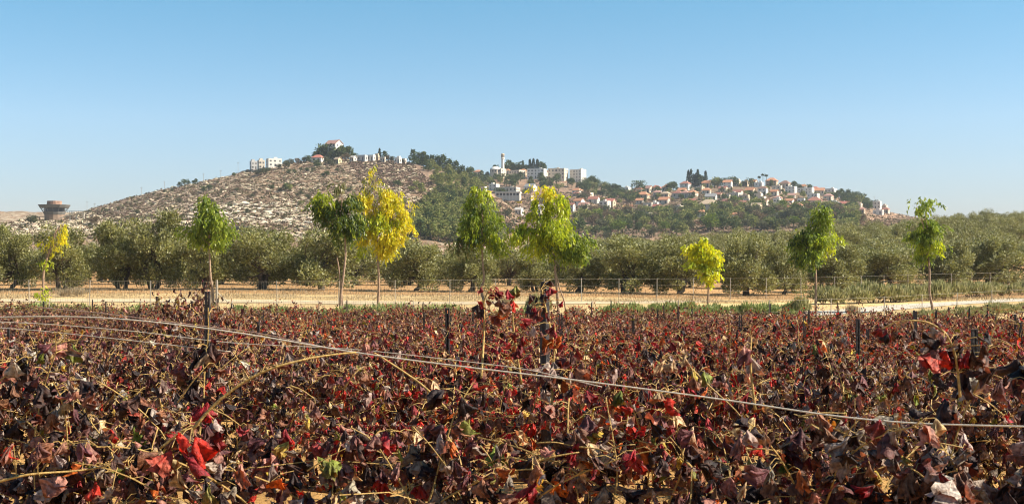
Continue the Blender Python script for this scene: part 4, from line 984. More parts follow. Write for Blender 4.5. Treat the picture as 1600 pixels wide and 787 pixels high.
def sprinkle(n, poly, kinds, probs, h0, h1, where, wk=1.0, mind=4.0, d0=560, d1=1320):
    kept = []; tries = 0
    while len(kept) < n and tries < 40:
        u, d = scatter_hill(tg, n, poly, d0, d1); tries += 1
        for a_, b_ in zip(u, d):
            x = (a_ - CX) / F * b_
            if all((x - q[2]) ** 2 + ((b_ - q[1]) * .45) ** 2 > mind ** 2 for q in kept): kept.append((a_, b_, x))
            if len(kept) >= n: break
    kept.sort()
    for q, (a_, b_, x) in enumerate(kept):
        sub = '' if n < 14 else ['far left ', 'left ', 'middle ', 'right ', 'far right '][int(q * 5 / len(kept))] + 'part '
        ftree(kinds[tg.choice(len(kinds), p=probs)], a_, b_, tg.uniform(h0, h1) * .92, wk * tg.uniform(.85, 1.2), where.replace('on the ', 'on the ' + sub + 'of the ', 1) if sub and where.startswith('on the') else (where.replace('in the ', 'in the ' + sub + 'of the ', 1) if sub and where.startswith('in the') else where))
sprinkle(110, [(648, 258), (700, 268), (742, 285), (760, 305), (770, 340), (700, 335), (690, 312), (672, 288)], ['pine', 'darkpine', 'green'], [.6, .25, .15], 7, 11, 'on the upper gully slope', 1.1)
sprinkle(125, [(690, 318), (770, 330), (782, 384), (640, 384), (646, 345), (668, 328)], ['pine', 'darkpine', 'green'], [.75, .1, .15], 7, 10.5, 'on the lower gully slope', 1.1)
sprinkle(12, [(640, 305), (675, 295), (690, 318), (655, 335)], ['pine', 'darkpine'], [.7, .3], 6, 9, 'at the edge where bare rock meets the gully', 1.2)
for q, (u, v, h) in enumerate([(646, 256, 8), (655, 262, 7), (662, 266, 9), (668, 268, 7), (676, 272, 8), (684, 274, 9), (692, 276, 10), (702, 279, 8), (712, 282, 9), (722, 286, 8), (732, 289, 9)]):
    ftree('darkpine', u, 1000, h + 3, 1.0, 'on the skyline between the two hills')
sprinkle(16, [(642, 262), (720, 270), (745, 275), (745, 290), (660, 280)], ['darkpine', 'dark'], [.7, .3], 8, 11, 'on the ridge left of the tower', 1, 4, 1000, 1320)
# belt under the ridge apartments and below
sprinkle(38, [(742, 276), (768, 280), (900, 282), (935, 292), (935, 300), (860, 299), (830, 297), (742, 294)], ['darkpine', 'dark', 'green'], [.35, .5, .15], 8, 11, 'in the belt below the ridge apartments', 1.1, 5, 900, 1320)
sprinkle(40, [(905, 290), (960, 300), (1000, 304), (1000, 318), (950, 312), (905, 300)], ['dark', 'green', 'darkpine', 'brown'], [.5, .2, .2, .1], 6, 9, 'in the saddle before the village', 1.1, 5, 900, 1320)
sprinkle(52, [(930, 300), (1090, 296), (1090, 318), (930, 322)], ['dark', 'green', 'olive', 'brown', 'cypress'], [.44, .26, .12, .08, .10], 4, 6.5, 'among the left houses of the village', 1.1, 6, 850, 1320)
sprinkle(76, [(1090, 290), (1290, 298), (1340, 318), (1340, 335), (1090, 325)], ['dark', 'green', 'olive', 'brown', 'cypress', 'bright'], [.36, .26, .16, .1, .08, .04], 4, 6.5, 'among the right houses of the village', 1.1, 6, 850, 1320)
sprinkle(88, [(900, 336), (960, 338), (1040, 325), (1180, 325), (1180, 362), (900, 372)], ['green', 'dark', 'olive', 'pine', 'bright', 'brown'], [.32, .22, .2, .1, .09, .07], 7, 11, 'in the left lower belt', 1.15, 5, 740, 1300)
sprinkle(72, [(1180, 328), (1340, 330), (1345, 350), (1340, 366), (1180, 366)], ['green', 'dark', 'olive', 'bright', 'brown'], [.36, .26, .22, .09, .07], 7, 11, 'in the right lower belt', 1.15, 5, 740, 1300)
sprinkle(18, [(1300, 305), (1345, 308), (1368, 322), (1350, 336), (1310, 320)], ['dark', 'darkpine', 'green'], [.4, .4, .2], 8, 11, 'in the right-end village grove', 1.1, 4, 900, 1320)
for i, (u, v, k, h) in enumerate([(790, 342, 'olive', 7), (849, 322, 'dark', 6), (835, 326, 'dark', 6), (826, 342, 'olive', 5), (793, 372, 'olive', 8), (1148, 322, 'bright', 9), (1131, 330, 'dark', 8), (1140, 330, 'green', 8), (820, 306, 'bright', 6), (828, 305, 'brown', 6), (866, 310, 'dark', 8), (914, 312, 'brown', 9), (908, 316, 'olive', 8), (782, 308, 'dark', 9)]):
    ftree(k, u, hit(u, v), h, 1.3, '', NM[k][2] + [' on the brown slope below the long hall, upper left one', ' right of the white house on the brown slope', ' left of the second slope house', ' alone below the slope houses', ' lowest on the brown slope', ' beside the green patch in mid village', ' left of the green patch', ' within the green patch', ' right of the long hall', ' behind the yellow container', ' behind the yellow crown', ' on the bank left of the tile roofed houses', ' below the brown half bare tree', ' at the left end of the long hall'][i])
sprinkle(64, [(890, 350), (1000, 344), (1345, 338), (1345, 362), (890, 384)], ['green', 'dark', 'olive', 'pine'], [.3, .35, .2, .15], 6, 9, 'at the foot of the village slope', 1.2, 4.5, 740, 1300)
# skyline cypresses and pines
for i, (u, h, k) in enumerate([(789, 9, 'darkpine'), (795, 13, 'darkpine'), (801, 10, 'darkpine'), (808, 11, 'dark'), (817, 11, 'cypress'), (813, 8, 'dark'), (822, 8, 'dark'), (828, 13, 'cypress'), (833.5, 13.5, 'cypress'), (839.5, 13, 'cypress'), (845, 12, 'darkpine'), (849, 11, 'darkpine'), (867, 6, 'dark'), (773, 8, 'dark')]):
    ftree(k, u, 1302, h + 3, 1.0 if k != 'cypress' else 1.1, '', '%s, %s tree right of the white tower on the skyline' % (NM[k][2], ORD[i]) if i < 13 else 'dark round tree behind the domed building')
for i, (u, h, k) in enumerate([(1075.5, 15, 'cypress'), (1079.5, 15.5, 'cypress'), (1084, 11, 'cypress'), (1087, 11.5, 'cypress'), (1090, 15, 'cypress'), (1093, 11, 'darkpine'), (1097, 10, 'darkpine'), (1102.5, 13.5, 'cypress')]):
    ftree(k, u, 1290, h + 2, 1.0, '', '%s, %s from left in the tall village skyline clump' % (NM[k][2], ORD[i]))
for i, (u, h, k) in enumerate([(1047, 8, 'dark'), (1053, 8, 'dark'), (1027, 6, 'dark'), (998, 11, 'dark'), (925, 9, 'dark'), (931, 7, 'dark'), (945, 8, 'green'), (953, 7, 'dark'), (960, 8, 'dark'), (968, 7, 'darkpine'), (1146, 9, 'dark'), (1162, 5, 'olive'), (1174, 7, 'dark'), (1122, 10, 'green'), (1117, 9, 'green'), (1132, 8, 'dark'), (1205, 6, 'darkpine'), (1240, 7, 'dark'), (1265, 7, 'dark'), (1249, 5, 'dark'), (1315, 9, 'darkpine'), (1325, 10, 'darkpine'), (1335, 9, 'dark'), (1345, 9, 'dark'), (1368, 7, 'olive')]):
    ftree(k, u, 1285, h + 2, 1.1, '', '%s, %s from left of the single village skyline trees' % (NM[k][2], ORD[i]))
# hilltop of the left hill
for i, (u, v, h, k) in enumerate([(492, 250, 8, 'darkpine'), (499, 249, 10, 'darkpine'), (504, 248, 11, 'dark'), (508, 247, 12, 'dark'), (517, 249, 8, 'dark'), (524, 247, 9, 'olive'), (530, 247, 9, 'dark'), (534, 246, 11, 'darkpine'), (539, 246, 10, 'dark'), (544, 246, 11, 'darkpine'), (540, 250, 6, 'brown'), (553, 243, 6, 'dark'), (593, 249, 9, 'cypress'), (601, 249, 8, 'darkpine'), (607, 251, 5, 'brown'), (612, 252, 5, 'olive'), (512, 256, 7, 'olive'), (518, 258, 6, 'olive'),
                                  (446, 258, 5, 'olive'), (455, 256, 5, 'olive'), (466, 254, 5, 'brown'), (475, 253, 5, 'olive'), (482, 252, 6, 'dark'), (495, 258, 5, 'dark'), (629, 254, 4, 'dark')]):
    ftree(k, u, hit(u, v + 2, 560, 1000), h, 1.15, '', '%s, %s from left on the bare left hill crest' % (NM[k][2], ORD[i]))
# scattered bushes on the bare hill
hb = [(280, 292, 4, 'darkpine'), (288, 290, 5, 'dark'), (295, 289, 3.5, 'darkpine'), (302, 286, 3, 'dark'), (306, 285, 4, 'darkpine'), (268, 300, 2.5, 'olive'), (258, 302, 3, 'olive'), (240, 306, 2.5, 'olive'), (318, 300, 4.5, 'dark'), (326, 298, 4.5, 'dark'), (280, 318, 4, 'olive'), (330, 318, 3, 'olive'), (303, 306, 3, 'brown'),
      (365, 276, 3, 'dark'), (408, 275, 6, 'olive'), (415, 272, 5, 'olive'), (420, 268, 3, 'dark'), (452, 272, 3.5, 'dark'), (460, 271, 3, 'dark'), (470, 269, 3.5, 'olive'), (480, 268, 3, 'dark'), (497, 262, 4, 'dark'), (489, 268, 3, 'olive'), (400, 274, 3, 'olive'), (435, 264, 4, 'olive'), (450, 262, 5, 'olive'), (425, 296, 3.5, 'dark'), (447, 298, 5, 'dark'), (452, 299, 4.5, 'green'), (437, 300, 3, 'olive'),
      (395, 310, 3, 'olive'), (398, 306, 3, 'brown'), (370, 300, 3, 'olive'), (510, 276, 4, 'dark'), (504, 277, 3, 'dark'), (527, 270, 3.5, 'olive'), (622, 291, 4, 'dark'), (617, 290, 3, 'dark'), (470, 305, 3, 'olive'), (481, 312, 3, 'olive'), (360, 325, 3.5, 'olive'), (345, 300, 2.5, 'olive'), (140, 333, 2.5, 'olive'), (152, 336, 3, 'brown'), (166, 332, 3, 'olive'), (186, 329, 2.5, 'olive'), (205, 322, 2.5, 'brown'), (215, 335, 3, 'olive'),
      (48, 350, 5, 'olive'), (53, 351, 4.5, 'olive'), (150, 352, 4.5, 'brown'), (143, 350, 3.5, 'brown'), (470, 322, 3, 'green'), (385, 334, 3, 'olive'), (372, 286, 2.5, 'brown'), (340, 288, 2.5, 'olive'), (545, 300, 3, 'olive'), (560, 284, 3, 'brown'), (585, 300, 3, 'olive'), (600, 315, 3, 'olive'), (643, 300, 4, 'green'), (650, 292, 4, 'green'), (630, 320, 4, 'green')]
hb.sort(key=lambda q: q[0])
for i, (u, v, h, k) in enumerate(hb):
    zone = 'lower left ridge' if u < 230 else ('left shoulder of the bare hill' if u < 380 else ('middle of the bare hill' if u < 500 else 'right side of the bare hill'))
    p = P(u, hit(u, v, 560, 1000)); kk = int(tg.integers(0, len(FT[k]))); lb = '%s bush on the %s' % (NM[k][2].split(' round')[0].replace(' tree', '').replace(' pine', ' conical'), zone)
    r = thing('hill_bush', lb, 'bush', p, tg.uniform(0, 6), 'bushes on the %s' % zone, (h * 1.35, h * 1.35, h)); me = FT[k][kk][1]; link('foliage', me, r); link('stem', FT[k][kk][0], r)
# palms on the village skyline
for i, (u, h) in enumerate([(1186, 9.0), (1192, 11.0), (1197.5, 10.5)]):
    p = P(u, 1290); r = thing('palm_tree', 'fan palm with thin tall trunk on the village skyline, %s' % ['leftmost of three', 'middle of three', 'rightmost of three'][i], 'palm tree', p, 0, 'palms on the village skyline')
    a = Acc(); a.tube([(0, 0, -1), (.1, 0, h * .5), (0, 0, h)], (.3, .22, .2), 6); a.build('trunk', M_BARK, r)
    n = 260; v = tg.normal(0, 1, (n, 3)); v /= np.linalg.norm(v, axis=1)[:, None]; v[:, 2] = np.where(v[:, 2] < -.3, -v[:, 2] * .3, v[:, 2])
    V, Q, C = quads_leaves(tg, np.array([0, 0, h]) + v * tg.uniform(.1, .9, (n, 1)), 1.5, .3, v, np.array(FP['dark'])[tg.integers(0, 3, n)], .25); mk('crown', V, Q, None, M_FAR, C, r)

# ------------------------------------------------------------------ houses
WALL = {k: simple('wall_' + k, tuple(q * .92 for q in c), .85, .06, .6) for k, c in dict(white=(.76, .71, .62), cream=(.68, .56, .42), tan=(.52, .40, .27), grey=(.42, .41, .39), stone=(.56, .49, .39), yellow=(.66, .54, .32), turquoise=(.35, .55, .55)).items()}
ROOF = {k: simple('roof_' + k, tuple(q * .9 for q in c), .85, .15, 1.5) for k, c in dict(orange=(.56, .25, .13), brick=(.38, .16, .11), pink=(.48, .26, .20), brown=(.26, .15, .11), grey=(.30, .29, .28), pale=(.60, .56, .50), tan=(.52, .38, .25), red=(.50, .17, .12)).items()}
WTXT = dict(white='white', cream='cream', tan='tan', grey='grey', stone='stone', yellow='pale yellow', turquoise='turquoise'); RTXT = dict(orange='orange tiled', brick='brick red', pink='pinkish tiled', brown='brown tiled', grey='grey', pale='pale', tan='tan', red='red')
hr = np.random.default_rng(77)
def house(u, vb, wpx, hpx, rk_, rcol, wcol, label, rot=None, rh=None, d=None, name='house', storeys=None, dr=(560, 1320)):
    d = d or hit(u, vb, *dr); s = d / F; W = wpx * s; Hh = max(3.2, hpx * s * 1.15); p = P(u, d)
    rot = radians(-28 + hr.uniform(-8, 8)) if rot is None else radians(rot)
    # width seen = L cos + B sin
    B = W * .62; L = max(3, (W - B * abs(sin(rot))) / cos(rot)); 
    r = thing(name, label, 'house' if name == 'house' else name.replace('_', ' '), p, rot)
    zt = Hh; a = Acc(); x0, x1, y0, y1 = -L / 2, L / 2, -B / 2, B / 2; wm = WALL[wcol]; z0 = -4.5
    rh_ = (rh * s) if rh else B * .36
    if rk_ == 'gable':
        a.add([(x0, y0, z0), (x1, y0, z0), (x1, y1, z0), (x0, y1, z0), (x0, y0, zt), (x1, y0, zt), (x1, y1, zt), (x0, y1, zt), (x0, 0, zt + rh_), (x1, 0, zt + rh_)],
              [(0, 3, 2, 1), (0, 1, 5, 4), (2, 3, 7, 6), (1, 2, 6, 5), (3, 0, 4, 7)], [(5, 6, 9), (7, 4, 8)])
    else:
        a.box(x0, x1, y0, y1, z0, zt)
    a.build('wall', wm, r)
    f = Acc(); e = .45; t = .25
    if rk_ == 'gable':
        k = rh_ / (B / 2); zl = zt - e * k
        for sy in (-1, 1):
            V = [(x0 - e, sy * (B / 2 + e), zl), (x1 + e, sy * (B / 2 + e), zl), (x1 + e, 0, zt + rh_), (x0 - e, 0, zt + rh_)]; V = V + [(a_, b_, c_ + t) for a_, b_, c_ in V]
            V = [(a_, b_, c_ + .02) for a_, b_, c_ in V]
            f.add(V, [(0, 1, 2, 3), (4, 7, 6, 5), (0, 4, 5, 1), (1, 5, 6, 2), (2, 6, 7, 3), (3, 7, 4, 0)])
    elif rk_ == 'hip':
        q = min(L, B) * .42
        V = [(x0 - e, y0 - e, zt), (x1 + e, y0 - e, zt), (x1 + e, y1 + e, zt), (x0 - e, y1 + e, zt), (x0 - e, y0 - e, zt + t), (x1 + e, y0 - e, zt + t), (x1 + e, y1 + e, zt + t), (x0 - e, y1 + e, zt + t), (x0 + q, 0, zt + rh_ + t), (x1 - q, 0, zt + rh_ + t)]
        f.add([(a_, b_, c_ + .01) for a_, b_, c_ in V], [(0, 3, 2, 1), (0, 1, 5, 4), (1, 2, 6, 5), (2, 3, 7, 6), (3, 0, 4, 7), (4, 5, 9, 8), (6, 7, 8, 9)], [(5, 6, 9), (7, 4, 8)])
    else:
        # flat roof behind a parapet
        f.box(x0 + .25, x1 - .25, y0 + .25, y1 - .25, zt + .005, zt + .12)
        pa = Acc(); pw = .25
        pa.box(x0, x1, y0, y0 + pw, zt + .003, zt + .7); pa.box(x0, x1, y1 - pw, y1, zt + .003, zt + .7); pa.box(x0, x0 + pw, y0 + pw, y1 - pw, zt + .003, zt + .7); pa.box(x1 - pw, x1, y0 + pw, y1 - pw, zt + .003, zt + .7)
        pa.build('parapet', wm, r)
    f.build('roof', ROOF[rcol], r)
    if rk_ != 'flat' and hr.random() < .5:
        c = Acc(); cx_ = hr.uniform(-.25, .25) * L; c.box(cx_ - .35, cx_ + .35, .3, .9, zt + .2, zt + rh_ + .8); c.build('chimney', wm, r)
    if rk_ == 'flat' and hr.random() < .7:
        c = Acc(); cx_ = hr.uniform(-.25, .25) * L; c.box(cx_ - 1.2, cx_ + 1.2, .0, 2.0, zt + .13, zt + 2.0); c.build('roof_room', wm, r)
    ns = storeys or max(1, int(round(Hh / 3.1))); fh = Hh / ns
    for k in range(ns):
        nw = max(2, int(L / 3.0))
        for i in range(nw):
            xc = x0 + L * (i + .5) / nw + hr.uniform(-.2, .2); ww = hr.choice([.4, .5, .75]); zb = k * fh + fh * .35; zz1 = k * fh + fh * .78
            if k == 0 and i == nw // 2: zb = .05; nme = 'door'
            else: nme = 'window'
            c = Acc(); c.box(xc - ww, xc + ww, y0 - .05, y0 - .003, zb, zz1); c.build(nme, M_WIN, r)
        sx = 1 if rot < 0 else -1; xs_ = x1 if sx > 0 else x0
        for i in range(max(1, int(B / 3.4))):
            yc = y0 + B * (i + .5) / max(1, int(B / 3.4)); c = Acc(); lo, hi = sorted((xs_ + sx * .003, xs_ + sx * .05)); c.box(lo, hi, yc - .6, yc + .6, k * fh + fh * .35, k * fh + fh * .78); c.build('window', M_WIN, r)
    return r
# rows: (x centre, base, width, wall height, roof kind, roof, wall)
tiers = {
 'on the ridge by the white tower': [(747, 272, 14, 5, 'hip', 'orange', 'cream'), (779, 279, 24, 12, 'flat', 'pale', 'cream'), (792, 272, 15, 6, 'hip', 'orange', 'stone'), (808, 278, 26, 9, 'flat', 'pale', 'cream'), (817, 270, 15, 5, 'hip', 'orange', 'tan'), (839, 279, 31, 12, 'flat', 'pale', 'white'), (853, 271, 12, 5, 'hip', 'brown', 'stone'), (872, 281, 32, 14, 'flat', 'pale', 'cream'), (903, 285, 26, 16, 'flat', 'pale', 'white')],
 'below the ridge apartments': [(772, 297, 17, 7, 'flat', 'pale', 'white'), (793, 300, 40, 5, 'flat', 'pale', 'stone'), (829, 299, 20, 6, 'gable', 'grey', 'white'), (828, 313, 13, 5, 'flat', 'pale', 'tan'), (756, 300, 10, 4, 'flat', 'pale', 'white'), (921, 292, 14, 5, 'flat', 'tan', 'tan')],
 'on the slope below the long hall': [(811, 336, 14, 7, 'gable', 'pale', 'white'), (845, 329, 12, 5, 'gable', 'pale', 'white'), (842, 336, 8, 3, 'flat', 'pale', 'white')],
 'in the left-end village cluster': [(893, 331, 12, 9, 'gable', 'brick', 'white'), (905, 321, 18, 6, 'gable', 'orange', 'white'), (913, 329, 20, 7, 'gable', 'pink', 'cream'), (918, 308, 19, 5, 'flat', 'pink', 'cream'), (928, 318, 19, 6, 'gable', 'brick', 'white'), (945, 327, 19, 10, 'flat', 'pink', 'white'), (941, 305, 15, 4, 'gable', 'brown', 'stone')],
 'in the top left village row': [(977, 303, 19, 8, 'flat', 'pale', 'white'), (1012, 301, 17, 6, 'gable', 'pink', 'cream'), (1042, 299, 16, 6, 'hip', 'orange', 'cream'), (1071, 298, 18, 9, 'hip', 'brick', 'white'), (1104, 293, 16, 6, 'gable', 'orange', 'tan'), (1107, 284, 12, 6, 'gable', 'pink', 'stone')],
 'in the second left village row': [(1005, 310, 22, 4, 'hip', 'orange', 'tan'), (1040, 309, 18, 5, 'hip', 'tan', 'tan'), (1071, 309, 16, 6, 'hip', 'pink', 'stone'), (1104, 303, 15, 4, 'hip', 'orange', 'cream'), (1111, 313, 20, 5, 'gable', 'grey', 'white')],
 'in the lowest left village row': [(1000, 319, 14, 4, 'gable', 'orange', 'stone'), (1038, 318, 19, 5, 'gable', 'orange', 'stone'), (1024, 323, 12, 4, 'flat', 'pale', 'white'), (1108, 330, 34, 9, 'hip', 'tan', 'stone'), (1078, 333, 14, 6, 'flat', 'pink', 'cream'), (1010, 340, 18, 3, 'flat', 'pale', 'stone')],
 'in the top right village row': [(1137, 293, 16, 7, 'gable', 'orange', 'white'), (1152, 290, 12, 7, 'flat', 'tan', 'cream'), (1165, 291, 12, 6, 'flat', 'tan', 'tan'), (1177, 289, 13, 6, 'gable', 'orange', 'cream'), (1186, 292, 16, 5, 'flat', 'pale', 'white'), (1206, 291, 21, 7, 'hip', 'orange', 'tan'), (1227, 293, 20, 6, 'hip', 'brown', 'cream'), (1255, 293, 16, 5, 'hip', 'orange', 'cream'), (1274, 296, 16, 5, 'hip', 'red', 'tan'), (1298, 306, 20, 9, 'flat', 'pale', 'white')],
 'in the second right village row': [(1130, 300, 16, 4, 'gable', 'brick', 'cream'), (1148, 311, 19, 7, 'flat', 'grey', 'stone'), (1192, 304, 17, 8, 'hip', 'brown', 'white'), (1214, 301, 17, 8, 'flat', 'pale', 'cream'), (1236, 301, 19, 7, 'flat', 'pale', 'white'), (1259, 303, 28, 7, 'flat', 'pale', 'white'), (1271, 314, 20, 9, 'flat', 'pale', 'white')],
 'in the third right village row': [(1192, 321, 21, 5, 'gable', 'pink', 'cream'), (1214, 322, 13, 9, 'flat', 'grey', 'white'), (1237, 311, 13, 5, 'gable', 'pink', 'stone'), (1252, 318, 13, 6, 'flat', 'pale', 'white'), (1273, 320, 26, 4, 'hip', 'brick', 'cream'), (1302, 328, 25, 8, 'hip', 'grey', 'white'), (1320, 324, 16, 5, 'gable', 'red', 'white'), (1336, 319, 12, 4, 'gable', 'red', 'cream'), (1166, 317, 12, 4, 'flat', 'pale', 'stone')],
 'in the lowest right village row': [(1182, 333, 18, 10, 'gable', 'tan', 'yellow'), (1231, 328, 20, 6, 'hip', 'pink', 'cream'), (1248, 335, 18, 11, 'hip', 'orange', 'white'), (1263, 335, 13, 7, 'flat', 'pale', 'cream'), (1327, 330, 15, 4, 'gable', 'pale', 'turquoise'), (1307, 343, 13, 4, 'flat', 'pale', 'white'), (1160, 336, 10, 5, 'flat', 'tan', 'tan'), (1369, 326, 18, 9, 'flat', 'pale', 'white')],
}
fl = np.random.default_rng(404)
def filler(where, n, u0, u1, v0, v1):
    tries = 0
    while n and tries < 500:
        tries += 1; u = fl.uniform(u0, u1); v = fl.uniform(v0, v1)
        if all(abs(u - q[0]) > 11 or abs(v - q[1]) > 4.5 for l_ in tiers.values() for q in l_):
            tiers[where].append((round(u, 1), round(v, 1), fl.uniform(13, 18), fl.uniform(4, 6), fl.choice(['hip', 'gable', 'hip', 'flat']), fl.choice(['orange', 'brick', 'pink', 'orange', 'red']), fl.choice(['cream', 'white', 'stone', 'cream', 'tan']))); n -= 1
filler('in the second left village row', 6, 985, 1125, 303, 312); filler('in the lowest left village row', 5, 965, 1125, 318, 330); filler('in the top left village row', 3, 990, 1125, 297, 302)
filler('in the second right village row', 5, 1128, 1285, 299, 310); filler('in the third right village row', 8, 1130, 1300, 311, 323); filler('in the lowest right village row', 6, 1130, 1320, 325, 338); filler('in the lowest left village row', 5, 1000, 1125, 326, 340); filler('in the lowest right village row', 4, 1130, 1300, 330, 344); filler('in the lowest right village row', 6, 1296, 1385, 321, 337); filler('in the left-end village cluster', 3, 900, 960, 303, 322)
for where, lst in tiers.items():
    lst.sort(key=lambda q: q[0])
    for i, (u, vb, wpx, hpx, rk_, rc, wc) in enumerate(lst):
        rt_ = {'flat': 'flat-roofed', 'gable': RTXT[rc] + ' gabled', 'hip': RTXT[rc] + ' hip-roofed'}[rk_]
        lb = '%s %s house, %s from left %s' % (WTXT[wc], str(rt_).replace(' tiled', ''), ORD[i], where)
        house(u, vb, wpx, hpx, rk_, rc, wc, lb, rot=(-30 if wpx < 30 else -20) + hr.uniform(-8, 8), storeys=4 if (u == 903) else (3 if u in (779, 839, 872) else None))
for (u, vb, wpx, hpx, rk_, rc, wc, rot, lb) in [
    (396, 264, 12, 10, 'flat', 'pale', 'grey', 32, 'grey concrete block, leftmost of three on the bare hill'), (408, 263, 12, 11, 'flat', 'pale', 'stone', 30, 'grey concrete block, middle of three on the bare hill'),
    (428, 261, 26, 10, 'flat', 'pale', 'white', 25, 'longest white concrete block, rightmost of three on the bare hill'),
    (497, 254, 20, 6, 'hip', 'red', 'white', -20, 'white house with low red roof at the foot of the hilltop trees'), (522, 248, 28, 20, 'gable', 'pink', 'white', -35, 'big pale gabled house on the very top of the bare hill among trees'),
    (528, 256, 12, 6, 'gable', 'tan', 'yellow', -40, 'small pale yellow gabled house below the summit trees'), (552, 253, 11, 5, 'gable', 'pale', 'white', -40, 'small white gabled house right of the summit trees'),
    (566, 252, 17, 7, 'flat', 'grey', 'grey', -20, 'block with shade put into its grey wall colour, attached to the white hilltop house'), (580, 252, 13, 7, 'flat', 'pale', 'white', -20, 'white block with two dark windows on the hilltop'),  # shaded side of the white house is put into the left block's grey colour
    (589, 251, 8, 6, 'flat', 'orange', 'tan', -20, 'narrow orange brown house between white block and cypress'), (598, 254, 9, 3, 'flat', 'pale', 'cream', -10, 'low cream shed under the hilltop cypress'), (622, 256, 11, 7, 'flat', 'pale', 'white', -25, 'white stepped house at the right end of the hilltop'),
    (631, 256, 8, 5, 'flat', 'pale', 'cream', -25, 'lower cream wing beside the white stepped hilltop house')]:
    house(u, vb, wpx, hpx, rk_, rc, wc, lb, rot=rot, dr=(560, 1002), rh=6 if u == 522 else None)

# white water-tower like turret on the ridge
p = np.array(P(785.5, 1296)); r = thing('white_tower', 'tall slender white round tower standing on the ridge skyline', 'tower', tuple(p))
def lathe(a, prof, n=16, C=None):
    th = np.arange(n) * 2 * pi / n; V = np.array([(rr * cos(t), rr * sin(t), z) for rr, z in prof for t in th]); Q = [(k * n + i, k * n + (i + 1) % n, (k + 1) * n + (i + 1) % n, (k + 1) * n + i) for k in range(len(prof) - 1) for i in range(n)]
    a.add(V, Q)
H_ = zpix(240, 1296) - p[2]
a = Acc(); lathe(a, [(1.75, -3), (1.6, H_ * .3), (1.45, H_ * .72), (1.9, H_ * .76), (2.0, H_ * .8), (1.6, H_ * .81)]); a.build('shaft', WALL['white'], r, smooth=False)
a = Acc(); lathe(a, [(1.6, H_ * .812), (1.6, H_ * .93), (1.9, H_ * .935), (1.9, H_ * .97), (1.2, H_), (0.01, H_)]); a.build('top_room', WALL['tan'], r)
for i in range(4):
    a = Acc(); t = -pi / 2 + (i - 1.5) * .9; a.box(-.22, .22, -.06, .0, 0, H_ * .08); V = a.V[0]; c, s_ = cos(t + pi / 2), sin(t + pi / 2)
    a.V[0] = np.stack([V[:, 0] * c - (V[:, 1] - 1.62) * s_, V[:, 0] * s_ + (V[:, 1] - 1.62) * c, V[:, 2] + H_ * .83], 1); a.build('window', M_WIN, r)
# low domed building
p = np.array(P(774.5, 1270)); p[2] = zpix(268, 1270); r = thing('domed_building', 'pale building with a flattened dome left of the white tower', 'building', tuple(p))
a = Acc(); lathe(a, [(5.6, -8), (5.6, 1.6), (5.9, 1.7), (5.9, 2.0)], 10); a.build('wall', WALL['cream'], r)
a = Acc(); lathe(a, [(5.9, 2.02), (5.2, 3.2), (3.8, 4.1), (2.0, 4.7), (.01, 4.9)], 20); a.build('dome', WALL['white'], r, smooth=True)
for i in range(5):
    a = Acc(); t = -pi / 2 + (i - 2) * .55; cx_, cy_ = 5.4 * cos(t), 5.4 * sin(t); a.box(cx_ - .45, cx_ + .45, cy_ - .5, cy_ + .1, -.6, 1.2); a.build('window', M_WIN, r)
# long colonnaded hall
d = hit(793, 314, 740, 1320); s = d / F; p = np.array(P(793, d)); r = thing('colonnaded_hall', 'long pale hall with a row of deep bays between piers', 'hall', tuple(p), radians(-6))
L, B, Hh = 38 * s, 14, 12.5 * s; a = Acc(); a.box(-L / 2, L / 2, .9, B, -4, Hh); a.build('wall', WALL['stone'], r)
a = Acc(); a.box(-L / 2 - .5, L / 2 + .5, -.9, B + .4, Hh + .01, Hh + .9); a.build('roof', WALL['white'], r)
for i in range(8):
    xx = -L / 2 + .3 + (L - .6) * i / 7; a = Acc(); a.box(xx - .32, xx + .32, -.5, .89, -4, Hh); a.build('pier', WALL['white'], r)
for i in range(7):
    xx = -L / 2 + .3 + (L - .6) * (i + .5) / 7; a = Acc(); a.box(xx - 1.0, xx + 1.0, .8, .895, Hh * .72, Hh * .95); a.build('window', M_WIN, r)
    a = Acc(); a.box(xx - 1.1, xx + 1.1, .78, .895, .1, Hh * .66); a.build('panel', WALL['white'], r)
# yellow container, blue tarpaulin, green lawn patch
p = P(811, hit(811, 318)); r = thing('yellow_skip', 'small yellow skip container on the bank beside the long hall', 'skip', p, radians(-10))
a = Acc(); a.add([(-1.7, -.8, 0), (1.7, -.8, 0), (1.7, .8, 0), (-1.7, .8, 0), (-2.3, -1, 1.7), (2.3, -1, 1.7), (2.3, 1, 1.7), (-2.3, 1, 1.7)], [(0, 3, 2, 1), (0, 1, 5, 4), (1, 2, 6, 5), (2, 3, 7, 6), (3, 0, 4, 7), (4, 5, 6, 7)]); a.build('tub', simple('yellow_paint', (.75, .5, .02), .5), r)
a = Acc(); a.box(-2.4, 2.4, -1.1, -1.0, 1.5, 1.75); a.box(-2.4, 2.4, 1.0, 1.1, 1.5, 1.75); a.build('rim', simple('yellow_rim', (.6, .4, .02), .5), r)
p = P(1218, hit(1218, 327)); r = thing('tarpaulin_shed', 'shed covered with a bright blue tarpaulin in the lower village', 'shed', p, radians(-20))
a = Acc(); a.box(-3, 3, -2, 2, -2, 1.8); a.build('wall', WALL['grey'], r); a = Acc(); a.add([(-3.4, -2.4, 1.6), (3.4, -2.4, 1.6), (3.4, 0, 2.9), (-3.4, 0, 2.9), (3.4, 2.4, 1.6), (-3.4, 2.4, 1.6), (-3.4, -2.45, .4), (3.4, -2.45, .4)], [(0, 1, 2, 3), (3, 2, 4, 5), (6, 7, 1, 0)]); a.build('tarpaulin', simple('blue_tarp', (.03, .14, .42), .5), r)
